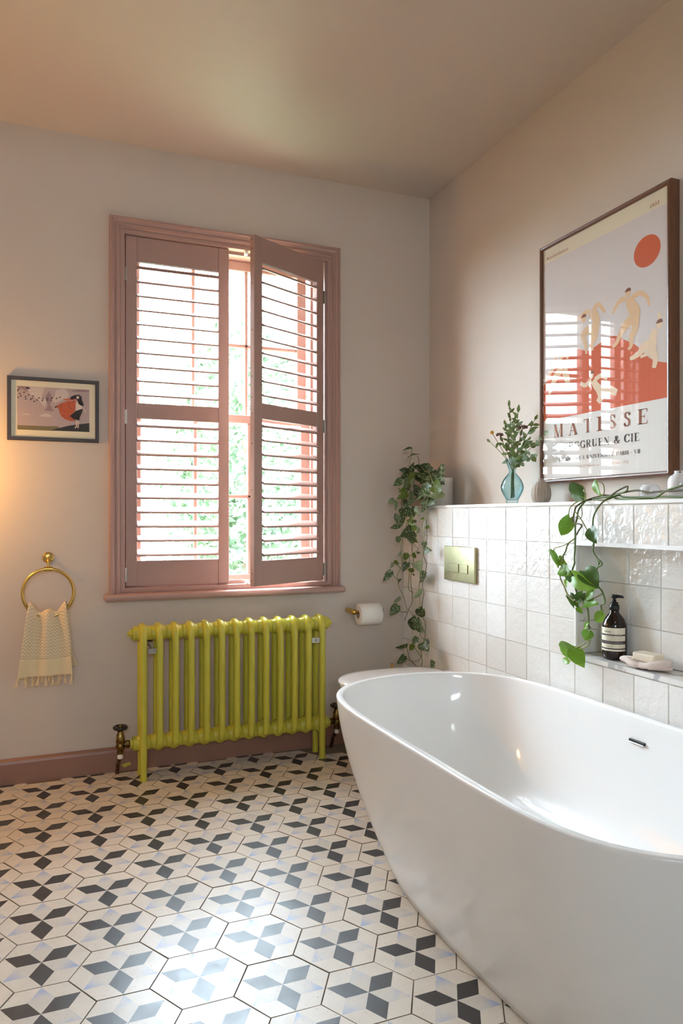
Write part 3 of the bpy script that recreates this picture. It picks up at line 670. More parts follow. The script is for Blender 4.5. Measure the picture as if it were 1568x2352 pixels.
# ------------------------------------------------------------------ small framed picture
def small_picture():
    t = thing('framed_picture', 'small dark-framed picture of a figure in a blowing orange cape', 'picture', (-1.768, 0, 1.528))
    x0, x1, z0, z1 = -1.9455, -1.592, 1.3978, 1.6585
    b = MB(); sweep(b, rect_back(x0, x1, z0, z1, 0), [(0, .001), (0, .014), (.0012, .0155), (.013, .0155), (.0145, .0145), (.0145, .006)]); part('frame', b, 'black_wood', t)
    part('mount', MB().box((x0 + .012, -.007, z0 + .012), (x1 - .012, -.001, z1 - .012)), 'mat_board', t)
    y = -.0072; b = MB(); names = ['print_sky', 'print_cloud', 'print_mauve', 'print_grass', 'print_hill', 'print_black', 'print_cape', 'print_red', 'print_skin', 'hair_black']
    c = lambda px, pz, k: at(px * .15944, 830 + pz * .15944, y=y - .00025 * k)
    def pg(pts, m, k): b.poly([c(px, pz, k) for px, pz in pts], names.index(m))
    pg([(247, 352), (1285, 410), (1287, 1018), (249, 980)], 'print_sky', 0)
    pg([(400, 365), (640, 380), (600, 520), (680, 560), (640, 660), (560, 560), (470, 500), (410, 440)], 'print_cloud', 1)
    pg([(800, 420), (930, 390), (1000, 470), (960, 540), (880, 560), (800, 600), (740, 560), (790, 500)], 'print_cloud', 1)
    pg([(250, 356), (420, 362), (380, 400), (410, 450), (330, 400), (260, 380)], 'print_mauve', 1); pg([(1010, 430), (1120, 405), (1284, 412), (1284, 440), (1130, 440)], 'print_mauve', 1)
    pg([(650, 520), (700, 430), (760, 520), (720, 620), (780, 720), (640, 710), (690, 640)], 'print_mauve', 1)
    pg([(300, 770), (350, 752), (420, 758), (445, 772)], 'print_cloud', 1); pg([(545, 792), (600, 770), (640, 750), (690, 752), (760, 795), (690, 802)], 'print_cloud', 1)
    pg([(249, 918), (560, 930), (840, 936), (860, 985), (740, 1000), (249, 980)], 'print_grass', 1)
    pg([(730, 995), (850, 960), (1000, 925), (1150, 905), (1286, 890), (1287, 1018)], 'print_hill', 2)
    rnd = random.Random(2)
    for bx, bz in ((270, 400), (255, 420), (345, 445), (285, 465), (300, 498), (258, 518), (365, 510), (412, 485), (370, 540), (475, 500), (460, 533), (440, 550), (490, 577), (530, 558), (558, 528), (615, 540), (608, 566), (685, 535), (676, 560), (748, 528), (735, 560), (812, 536), (860, 518)):
        pg([(bx - 18, bz + 4), (bx - 4, bz - 4), (bx - 2, bz - 16), (bx + 8, bz - 5), (bx + 22, bz - 4), (bx + 6, bz + 5), (bx - 2, bz + 12), (bx - 6, bz + 4)], 'print_black', 2)
    pg([(370, 378), (400, 372), (443, 388), (410, 398), (380, 394)], 'print_black', 2)
    pg([(790, 660), (830, 630), (900, 595), (980, 572), (1090, 570), (1085, 650), (1085, 710), (1010, 790), (1075, 840), (1095, 855), (1020, 862), (940, 835), (880, 790), (855, 730), (840, 670)], 'print_cape', 3)
    pg([(785, 660), (815, 640), (820, 660), (795, 672)], 'print_black', 4)
    pg([(895, 545), (960, 540), (1030, 548), (1090, 545), (1110, 565), (1040, 562), (960, 566)], 'print_red', 4)
    pg([(1000, 540), (1030, 505), (1090, 485), (1140, 482), (1175, 510), (1180, 560), (1200, 610), (1205, 640), (1170, 640), (1130, 610), (1115, 560), (1090, 535), (1040, 550)], 'hair_black', 4)
    pg([(1100, 505), (1135, 500), (1140, 525), (1120, 545), (1102, 530)], 'print_skin', 5)
    pg([(1095, 590), (1120, 575), (1180, 640), (1190, 680), (1110, 700), (1085, 700)], 'print_skin', 4); pg([(1195, 660), (1230, 715), (1248, 732), (1235, 740), (1200, 690)], 'print_skin', 4)
    pg([(1085, 720), (1190, 682), (1180, 740), (1150, 800), (1142, 852), (1060, 830), (1005, 790)], 'print_black', 5)
    pg([(1098, 850), (1114, 852), (1110, 940), (1085, 965), (1072, 962), (1092, 930)], 'print_skin', 5); pg([(1122, 852), (1138, 854), (1134, 950), (1120, 966), (1114, 960), (1120, 920)], 'print_skin', 5)
    part('print', b, names, t)
    part('glass', MB().box((x0 + .0135, -.0118, z0 + .0135), (x1 - .0135, -.011, z1 - .0135)), 'small_picture_glass', t)
small_picture()

# ------------------------------------------------------------------ poster
GL = {}
def glyphs():
    """didone capitals: strokes as (points, thick?) in a unit box, thin hairlines and serifs"""
    T, t = .15, .035
    st = lambda x, w=T: [(x, 0, x, 1, w)]
    sf = lambda x, z, w=.3: [(x - w / 2, z, x + w / 2, z, t)]
    stem = lambda x, w=T: st(x, w) + sf(x, .018) + sf(x, .982)
    G = {}
    def arc(cx, cz, rx, rz, a0, a1, n=14): return [(cx + rx * math.cos(math.radians(a0 + (a1 - a0) * i / n)), cz + rz * math.sin(math.radians(a0 + (a1 - a0) * i / n))) for i in range(n + 1)]
    ap = lambda *a: ('pen', arc(*a))
    G['I'] = (.3, stem(.15)); G['M'] = (1.0, stem(.86) + [(.14, 0, .14, 1, t)] + sf(.14, .018, .24) + sf(.12, .982, .2) + [(.16, 1, .5, 0, T), (.5, 0, .84, 1, t)])
    G['A'] = (.8, [(.12, 0, .4, 1, t), (.38, 1, .68, 0, T), (.22, .32, .56, .32, t)] + sf(.12, .018, .24) + sf(.68, .018))
    G['T'] = (.76, stem(.38) + [(.04, .982, .72, .982, t), (.055, .8, .055, 1, t), (.705, .8, .705, 1, t)])
    G['E'] = (.7, stem(.17) + [(.1, .982, .62, .982, t), (.1, .018, .64, .018, t), (.17, .5, .45, .5, t), (.61, .8, .61, 1, t), (.63, 0, .63, .22, t), (.44, .4, .44, .6, t)])
    G['L'] = (.66, stem(.17) + [(.1, .018, .6, .018, t), (.59, 0, .59, .24, t)])
    G['S'] = (.6, [('pen', [(.5, .78), (.44, .92), (.3, .98), (.16, .93), (.11, .8), (.14, .66), (.27, .56), (.4, .48), (.49, .36), (.49, .2), (.4, .06), (.26, .02), (.13, .08), (.08, .24)]), (.5, .72, .5, .97, t), (.08, .03, .08, .3, t)])
    G['B'] = (.72, stem(.17) + [ap(.38, .75, .2, .235, 90, -90), ap(.4, .26, .24, .245, 90, -90), (.17, .982, .38, .982, t), (.17, .515, .4, .515, t), (.17, .018, .4, .018, t)])
    G['P'] = (.68, stem(.17) + [ap(.38, .73, .24, .25, 90, -90), (.17, .982, .38, .982, t), (.17, .48, .38, .48, t)])
    G['R'] = (.76, stem(.17) + [ap(.38, .74, .22, .24, 90, -90), (.17, .982, .38, .982, t), (.17, .5, .38, .5, t), (.4, .5, .66, .02, T * .9)])
    G['D'] = (.8, stem(.17) + [ap(.34, .5, .36, .48, 90, -90), (.17, .982, .34, .982, t), (.17, .018, .34, .018, t)])
    G['C'] = (.76, [ap(.42, .5, .34, .48, 35, 325), (.7, .7, .7, .98, t)]); G['G'] = (.8, [ap(.42, .5, .34, .48, 35, 325), (.7, .72, .7, .98, t), (.7, .02, .7, .4, T)] + sf(.68, .4, .28))
    G['U'] = (.8, [(.17, .3, .17, 1, T), (.64, .3, .64, 1, t), ap(.405, .3, .235, .28, 180, 360)] + sf(.17, .982) + sf(.64, .982, .24))
    G['N'] = (.84, [(.14, 0, .14, 1, t), (.7, 0, .7, 1, t), (.16, 1, .69, 0, T)] + sf(.14, .018, .24) + sf(.7, .982, .24))
    G['V'] = (.78, [(.12, 1, .4, 0, T), (.4, 0, .68, 1, t)] + sf(.12, .982) + sf(.68, .982, .24)); G['O'] = (.8, [ap(.4, .5, .33, .48, 0, 360, 24)]); G['0'] = (.6, [ap(.3, .5, .22, .48, 0, 360, 20)])
    G['7'] = (.6, [(.08, .97, .54, .97, t * 1.6), (.08, .78, .08, 1, t), (.53, .96, .22, 0, T * .8)]); G['1'] = (.4, stem(.2, T * .9)); G['9'] = (.6, [ap(.3, .68, .2, .3, 0, 360, 16), ('pen', [(.5, .68), (.47, .3), (.3, .03), (.14, .06)])])
    G['3'] = (.56, [('pen', [(.1, .86), (.24, .98), (.4, .93), (.43, .74), (.36, .58), (.24, .52)]), ('pen', [(.24, .52), (.42, .47), (.48, .28), (.4, .06), (.22, .02), (.08, .14)])])
    G['&'] = (.95, [('pen', [(.84, .42), (.72, .2), (.5, .03), (.28, .02), (.12, .14), (.13, .34), (.3, .48), (.5, .62), (.56, .8), (.46, .95), (.34, .96), (.26, .84), (.3, .66), (.5, .36), (.72, .08), (.86, .02)]), (.74, .42, .94, .42, t)])
    G['-'] = (.4, [(.06, .38, .34, .38, .06)]); G[','] = (.25, [(.12, .1, .08, -.12, .07)]); G["'"] = (.22, [(.12, 1, .09, .76, .06)]); G['.'] = (.25, [(.08, .05, .18, .05, .1)])
    G['É'] = (.7, G['E'][1] + [(.3, 1.06, .46, 1.2, .06)])
    return G
GL = glyphs()
def text_mb(b, s, y0, y1, z0, h, x, mi=0, right=True, track=.12, org=None):
    """serif capitals on a plane x = const, read from y0 towards y1"""
    wd = lambda ch: .34 if ch == ' ' else GL[ch][0]
    tot = sum(wd(ch) for ch in s) + track * (len(s) - 1); k = abs(y1 - y0) / tot; cur = 0; sg = -1 if y1 < y0 else 1
    P_ = lambda a, c: Vector((x, y0 + sg * k * a, z0 + c * h))
    def seg(a, c, d, e, w, w2=None):
        w2 = w if w2 is None else w2; dx, dz = (d - a) * k, (e - c) * h; L = math.hypot(dx, dz) + 1e-9; nx, nz = -dz / L, dx / L; q = k * .5
        p0, p1 = P_(a, c), P_(d, e); of = lambda ww: Vector((0, sg * nx * ww * q, nz * ww * q))
        b.poly([p0 + of(w), p1 + of(w2), p1 - of(w2), p0 - of(w)], mi)
    for ch in s:
        if ch != ' ':
            for stp in GL[ch][1]:
                if stp[0] == 'pen':
                    pts = stp[1]; ws = []
                    for i in range(len(pts)):
                        a_, b_ = pts[max(i - 1, 0)], pts[min(i + 1, len(pts) - 1)]; dx, dz = b_[0] - a_[0], b_[1] - a_[1]; L = math.hypot(dx, dz) + 1e-9
                        ws.append(.035 + .125 * (abs(dz) / L) ** 1.4)
                    for i in range(len(pts) - 1): seg(cur + pts[i][0], pts[i][1], cur + pts[i + 1][0], pts[i + 1][1], ws[i], ws[i + 1])
                else: seg(cur + stp[0], stp[1], cur + stp[2], stp[3], stp[4])
        cur += wd(ch) + track
def font_mb(b, s, origin, ax, up, width, height=None, mi=0, shear=0):
    """plain lettering laid on a plane: ax = reading direction, up = letter height direction"""
    cu = bpy.data.curves.new('t', 'FONT'); cu.body = s; cu.size = 1; cu.shear = shear; cu.resolution_u = 3
    ob = bpy.data.objects.new('t', cu); C.objects.link(ob); dg = bpy.context.evaluated_depsgraph_get(); me = bpy.data.meshes.new_from_object(ob.evaluated_get(dg))
    xs = [v.co.x for v in me.vertices]; x0, x1 = min(xs), max(xs); k = width / (x1 - x0); hk = k if height is None else height / .7
    o = Vector(origin); ax = Vector(ax); up = Vector(up)
    b.add([o + ax * ((v.co.x - x0) * k) + up * (v.co.y * hk) for v in me.vertices], [list(p.vertices) for p in me.polygons], mi)
    bpy.data.objects.remove(ob); bpy.data.meshes.remove(me); bpy.data.curves.remove(cu)
def poster():
    t = thing('framed_poster', 'large walnut-framed exhibition poster with orange sun above the tiled ledge', 'poster', (0, -1.26, 1.664))
    ya, yb, z0, z1 = -.941, -1.579, 1.2118, 2.1165
    b = MB(); sweep(b, rect_right(ya, yb, z0, z1, 0), [(0, .001), (0, .034), (.002, .0385), (.006, .041), (.011, .04), (.0145, .036), (.015, .024)]); part('frame', b, 'walnut', t)
    part('backing', MB().box((-.02, yb + .004, z0 + .004), (-.002, ya - .004, z1 - .004)), 'backing', t)
    nm = ['poster_white', 'poster_cream', 'poster_grey', 'terracotta', 'figure_tan', 'hair_brown', 'figure_light']; b = MB()
    X = -.0295
    def pg(pts, m, k): b.poly([(X - .00022 * k, y, z) for y, z in pts], nm.index(m))
    def limb(pts, ws, m, k):
        L_, R_ = [], []
        for i, (y, z) in enumerate(pts):
            a = pts[max(i - 1, 0)]; c = pts[min(i + 1, len(pts) - 1)]; dy, dz = c[0] - a[0], c[1] - a[1]; q = math.hypot(dy, dz) + 1e-9; w = ws[i] / 2
            L_.append((y - dz / q * w, z + dy / q * w)); R_.append((y + dz / q * w, z - dy / q * w))
        for i in range(len(pts) - 1): pg([L_[i], L_[i + 1], R_[i + 1], R_[i]], m, k)
    def sm(pts, n=5): return [(p.x, p.y) for p in curve([(y, z, 0) for y, z in pts], n)]
    def body(pts, ws, m, k):
        q = sm(pts); w = [p.x for p in curve([(v, 0, 0) for v in ws], 5)]; limb(q, w, m, k)
    pg([(-.953, 1.225), (-1.567, 1.225), (-1.567, 2.104), (-.953, 2.104)], 'poster_white', 0)
    pg([(-.953, 2.049), (-1.567, 2.049), (-1.567, 2.104), (-.953, 2.104)], 'poster_cream', 1)
    pg([(-.953, 1.4515), (-1.567, 1.4515), (-1.567, 2.049), (-.953, 2.049)], 'poster_grey', 1)
    hill = sm([(-.953, 1.582), (-1.03, 1.65), (-1.092, 1.686), (-1.14, 1.69), (-1.18, 1.676), (-1.203, 1.668), (-1.24, 1.676), (-1.29, 1.69), (-1.335, 1.692), (-1.38, 1.668), (-1.43, 1.64), (-1.475, 1.597), (-1.512, 1.573), (-1.567, 1.556)], 3)
    for (p, q) in zip(hill, hill[1:]): pg([(p[0], 1.4515), p, q, (q[0], 1.4515)], 'terracotta', 2)
    pg([(-1.477 + .056 * math.cos(2 * PI * i / 40), 1.928 + .0495 * math.sin(2 * PI * i / 40)) for i in range(40)], 'terracotta', 2)
    # leaping figures (plain cut-out shapes)
    def fig(torso, tw, arms, legs, head, hr, m='figure_tan'):
        body(torso, tw, m, 3)
        for i, a in enumerate(arms): body(a, [.017, .016, .013, .009, .006][:len(a)], m, 3.12 + .12 * i)
        for i, a in enumerate(legs): body(a, [.034, .03, .022, .016, .011, .006][:len(a)], m, 3.36 + .12 * i)
        pg([(head[0] + hr * .8 * math.cos(2 * PI * i / 20), head[1] + hr * math.sin(2 * PI * i / 20)) for i in range(20)], m, 3.65)
        pg([(head[0] + hr * .98 * math.cos(PI * i / 10 + .2), head[1] + hr * .35 + hr * .85 * math.sin(PI * i / 10)) for i in range(11)], 'hair_brown', 3.8)
    fig([(-1.402, 1.802), (-1.41, 1.775), (-1.425, 1.748), (-1.42, 1.722)], [.034, .04, .046, .044],
        [[(-1.415, 1.8), (-1.45, 1.802), (-1.478, 1.78), (-1.488, 1.752)], [(-1.385, 1.802), (-1.36, 1.803), (-1.338, 1.785), (-1.326, 1.768)]],
        [[(-1.408, 1.728), (-1.38, 1.712), (-1.36, 1.69), (-1.345, 1.668), (-1.325, 1.655)], [(-1.428, 1.722), (-1.425, 1.692), (-1.41, 1.67), (-1.41, 1.645), (-1.397, 1.632)]], (-1.395, 1.818), .014)
    fig([(-1.215, 1.8), (-1.235, 1.79), (-1.245, 1.762), (-1.238, 1.735)], [.03, .034, .036, .034],
        [[(-1.235, 1.81), (-1.258, 1.818), (-1.275, 1.8), (-1.29, 1.782)], [(-1.21, 1.808), (-1.18, 1.803), (-1.155, 1.794), (-1.135, 1.796)]],
        [[(-1.23, 1.738), (-1.2, 1.74), (-1.178, 1.73), (-1.19, 1.7), (-1.197, 1.66)], [(-1.242, 1.735), (-1.235, 1.708), (-1.222, 1.69), (-1.225, 1.665)]], (-1.182, 1.787), .014)
    fig([(-1.512, 1.672), (-1.503, 1.652), (-1.492, 1.635), (-1.488, 1.622)], [.024, .028, .03, .03],
        [[(-1.522, 1.676), (-1.53, 1.695), (-1.524, 1.72)], [(-1.5, 1.66), (-1.51, 1.63), (-1.485, 1.605), (-1.45, 1.597)]],
        [[(-1.488, 1.63), (-1.462, 1.625), (-1.446, 1.612), (-1.42, 1.603), (-1.404, 1.601)], [(-1.492, 1.622), (-1.503, 1.6), (-1.512, 1.578), (-1.506, 1.552)]], (-1.528, 1.683), .014, 'figure_light')
    fig([(-1.045, 1.665), (-1.06, 1.65), (-1.07, 1.63)], [.026, .03, .03], [[(-1.05, 1.672), (-1.08, 1.68), (-1.1, 1.665)], [(-1.035, 1.665), (-1.01, 1.64), (-.985, 1.62)]],
        [[(-1.06, 1.632), (-1.03, 1.61), (-1.01, 1.58), (-.99, 1.55)], [(-1.075, 1.63), (-1.09, 1.6), (-1.1, 1.565)]], (-1.03, 1.685), .013)
    fig([(-1.23, 1.56), (-1.245, 1.54), (-1.262, 1.525)], [.024, .028, .028], [[(-1.222, 1.562), (-1.19, 1.55), (-1.165, 1.562)], [(-1.24, 1.562), (-1.27, 1.57), (-1.3, 1.555)]],
        [[(-1.26, 1.528), (-1.27, 1.5), (-1.255, 1.48)], [(-1.268, 1.524), (-1.31, 1.515), (-1.345, 1.5)]], (-1.222, 1.58), .013, 'figure_light')
    part('print', b, nm, t)
    X -= .0012
    for ch, y0, y1 in (('M', -1.018, -1.067), ('A', -1.102, -1.147), ('T', -1.183, -1.222), ('I', -1.252, -1.275), ('S', -1.309, -1.338), ('S', -1.378, -1.405), ('E', -1.44, -1.48)):
        b = MB(); text_mb(b, ch, y0 + .002, y1 - .002, 1.3815, .048, X); part('letter', b, 'ink_brown', t)
    for wd_, y0, y1 in (('BERGGRUEN', -1.047, -1.311), ('&', -1.33, -1.359), ('CIE', -1.378, -1.446)):
        ws = [GL[c][0] for c in wd_]; k = (y0 - y1) / (sum(ws) + .14 * (len(ws) - 1)); cur = y0
        for c, w in zip(wd_, ws): b = MB(); text_mb(b, c, cur, cur - w * k, 1.33, .026, X); part('letter', b, 'ink_dark', t); cur -= (w + .14) * k
    b = MB()
    text_mb(b, "70, RUE DE L'UNIVERSITÉ", -1.047, -1.332, 1.29, .0125, X, 1, track=.08); text_mb(b, 'PARIS - VII', -1.342, -1.448, 1.29, .0125, X, 1, track=.08)
    A = ((0, -1, 0), (0, 0, 1))
    font_mb(b, 'Du vendredi 27 Février au Samedi 28 Mars 1933', (X, -1.097, 1.2615), *A, .303, .0085, 2)
    font_mb(b, 'Art-Exhibition', (X, -.973, 2.0595), *A, .127, .0115, 3, .12); font_mb(b, '1933', (X, -1.491, 2.0578), *A, .037, .0115, 3, .12)
    part('lettering', b, ['ink_brown', 'ink_dark', 'ink_pale', 'ink_brown'], t, kind='stuff')
    part('glass', MB().box((-.0345, yb + .0135, z0 + .0135), (-.0325, ya - .0135, z1 - .0135)), 'picture_glass', t)
poster()

# ------------------------------------------------------------------ niche: soap bottle, face cloth, soap
def soap_bottle():
    x, y, z = -.0925, -1.402, .626
    t = thing('soap_bottle', 'dark amber pump soap bottle with cream label in the niche', 'bottle', (x, y, z)); r = .038
    part('body', MB().lathe([(.001, 0), (r * .82, 0), (r * .95, .005), (r, .014), (r, .098), (r * .97, .112), (r * .8, .13), (r * .56, .142), (r * .42, .148), (r * .38, .154), (r * .38, .162), (.001, .162)], (x, y, z), 40), 'amber_plastic', t)
    b = MB(); rl = r + .0004; A0, A1 = math.radians(95), math.radians(285)
    def band(z0, z1, mi, k=0, a0=A0, a1=A1):
        n = 30; vs = []
        for i in range(n + 1):
            a = a0 + (a1 - a0) * i / n; q = rl + k * .0002
            for zz in (z0, z1): vs.append((x + q * math.cos(a), y + q * math.sin(a), z + zz))
        b.add(vs, [[2 * i, 2 * i + 1, 2 * i + 3, 2 * i + 2] for i in range(n)], mi, True)
    band(.03, .104, 0)
    for z0, z1 in ((.0785, .0835), (.052, .0625), (.0355, .0395)): band(z0, z1, 1, 1)
    lab = part('label', b, ['label_paper', 'ink_dark'], t)
    b = MB(); dirc = Vector((-.62, -.78, 0)).normalized()
    def wrap(s, a_c, zz, width, h, mi):
        q = MB(); font_mb(q, s, (0, 0, 0), (1, 0, 0), (0, 0, 1), width, h, mi)
        for p in q.v:
            a = math.radians(a_c) + (p.x - width / 2) / rl; rr = rl + .0006; c = p.z; p.x, p.y, p.z = x + rr * math.cos(a), y + rr * math.sin(a), z + zz + c
        b.add(q.v, q.f, mi)
    wrap('aesop.', 196, .0895, .024, .0075, 0); wrap('Resurrection Aromatique Hand Wash', 226, .0797, .052, .0026, 1); wrap('Gel Nettoyant Aromatique pour les Mains', 228, .0735, .054, .002, 0)
    wrap('Orange, Rosemary Leaf, Cedar Atlas', 226, .0665, .05, .002, 0); wrap('A low-foaming gel of pure plant extracts', 226, .0585, .056, .0018, 1); wrap('formulated to cleanse without drying', 226, .0545, .056, .0018, 1); wrap('500 mL 16.9 fl oz', 228, .0445, .05, .0022, 0)
    part('lettering', b, ['ink_dark', 'label_paper'], lab, kind='stuff')
    part('collar', MB().lathe([(.001, .158), (.0158, .158), (.0158, .174), (.0125, .1755), (.012, .183), (.006, .184), (.006, .19), (.001, .19)], (x, y, z), 28), 'black_plastic', t)
    d = Vector((.55, -.83, 0)); p = Vector((x, y, z + .2025))
    b = MB().tube([(x, y, z + .186), (x, y, z + .201)], .0048, 14); b.lathe([(.001, .196), (.0088, .196), (.0098, .2015), (.0098, .205), (.008, .2075), (.001, .208)], (x, y, z), 20)
    b.tube([p - d * .008, p + d * .012, p + d * .024 + Vector((0, 0, -.0008)), p + d * .029 + Vector((0, 0, -.004))], [.0062, .0055, .0042, .0028], 10); part('pump', b, 'black_plastic', t)
soap_bottle()
def cloth():
    c = Vector((-.099, -1.543, .626)); t = single
    b = MB(); N, K = 44, 8; vs = []; fs = []
    # a folded terry cloth: rounded pad with a lifted, turned-over end
    for i in range(N):
        a = 2 * PI * i / N; ca, sa = math.cos(a), math.sin(a)
        ry = .098 + .012 * math.sin(3 * a + 1); rx = .04 + .006 * math.sin(2 * a)
        for k in range(K + 1):
            q = PI * k / K; rr = math.sin(q) ** .5; hgt = (1 - math.cos(q)) / 2
            y = sa * ry * rr; th = .016 + .012 * max(0, sa * .5) ** 1 + .014 * max(0, -sa - .4)
            vs.append(c + Vector((ca * rx * rr, y, .0015 + hgt * th + .003 * math.sin(a * 4 + k)*hgt)))
    for i in range(N):
        j = (i + 1) % N
        for k in range(K): fs.append([i * (K + 1) + k, j * (K + 1) + k, j * (K + 1) + k + 1, i * (K + 1) + k + 1])
    b.add(vs, fs, 0, True)
    b.tube(curve([c + Vector((-.038, -.03, .01)), c + Vector((-.044, .0, .012)), c + Vector((-.036, .03, .014)), c + Vector((-.02, .05, .016))], 5), [.008] * 4 + [.011] * 8 + [.01] * 4, 10)
    b.tube(curve([c + Vector((-.04, -.02, .012)), c + Vector((-.035, -.06, .018)), c + Vector((-.01, -.088, .026)), c + Vector((.02, -.07, .026))], 5), [.01] * 4 + [.013] * 8 + [.009] * 4, 10)
    single('face_cloth', b, 'terry', 'folded pale pink terry face cloth on the niche shelf', 'cloth', tuple(c))
    s = thing('soap_bar', 'cream soap bar resting on the pink cloth', 'soap', (-.102, -1.556, .652), math.radians(6))
    part('bar', MB().box((-.024, -.041, -.006), (.024, .041, .02), .006, seg=3), 'soap', s, local=True)
cloth()

# ------------------------------------------------------------------ ledge objects
Z = 1.1368
def vase():
    x, y = -.085, -.831; t = thing('glass_vase', 'blue glass vase with water on the tiled ledge', 'vase', (x, y, Z))
    o = [(.0235, 0), (.0235, .006), (.0245, .014), (.027, .021), (.034, .033), (.0425, .05), (.0455, .064), (.044, .076), (.036, .095), (.022, .113), (.0145, .122), (.0132, .129), (.0155, .14), (.02, .153), (.0265, .171), (.0278, .1765)]
    i = [(max(r - .0022, .001), h) for r, h in o[3:]]
    prof = [(.0005, 0)] + o + [(.0268, .178)] + i[::-1] + [(.018, .0145), (.0005, .0135)]
    part('glass_body', MB().lathe(prof, (x, y, Z), 40), 'blue_glass', t)
    w = [(.0005, .0145), (.0175, .0152)] + [(r - .0004, h) for r, h in i if h < .068] + [(.0413, .073), (.0005, .0732)]
    part('water', MB().lathe(w, (x, y, Z), 40), 'water', t)
    return x, y
VX, VY = vase()
# simple leaf meshes, base at origin, tip at +X, unit length
def leafmesh(name, mt, ratio, heart=.18, fold=.35, droop=.25, lobes=True, n=8):
    b = MB(); m_ = 2; vs = []; fs = []; K = 2 * m_ + 1
    for i in range(n + 1):
        s = i / n
        w = (math.sin(PI * min(s, 1) ** .62) ** .85) * .5 * ratio if lobes else (math.sin(PI * s ** .85)) * .5 * ratio
        for k in range(-m_, m_ + 1):
            q = k / m_; x = s - (heart * (1 - s) ** 3 * abs(q) ** .8 if lobes else 0); y = q * w + (0 if 0 < i < n else q * .01)
            z = -abs(q) * w * -fold - droop * (s - .35) ** 2 * 1.2 + .02 * math.sin(s * 9 + q)
            if lobes and i == 0: y = q * .16 * ratio
            vs.append((x, y, z))
    for i in range(n):
        for k in range(K - 1): fs.append([i * K + k, i * K + k + 1, (i + 1) * K + k + 1, (i + 1) * K + k])
    b.add(vs, fs, 0, True); return b.mesh(name, mt)
LMC = {}
def leaf(parent, base, tip, ratio, mt, roll=0, lobes=True, name='leaf', fold=.3, droop=.25):
    r = round(ratio * 5) / 5 if ratio > .3 else .3
    # narrow leaves are ordinary leaves seen edge-on
    true = max(r, (.62 if ratio > .32 else .42) if lobes else r); k = (mt, round(true, 2), lobes, fold, droop)
    if k not in LMC: LMC[k] = leafmesh(name, mt, true, fold=fold, droop=droop, lobes=lobes)
    base, tip = Vector(base), Vector(tip); X = (tip - base); L = X.length; X.normalize()
    V = (CAM - base).normalized(); Y = V.cross(X).normalized(); Zv = X.cross(Y).normalized()
    ang = math.acos(min(1, max(.12, ratio / true))) * (1 if random.random() < .5 else -1) + roll
    R = Matrix((X, Y, Zv)).transposed().to_4x4()
    mw = Matrix.Translation(base) @ R @ Matrix.Rotation(ang, 4, 'X') @ Matrix.Scale(L, 4)
    return inst(name, LMC[k], parent, mw)
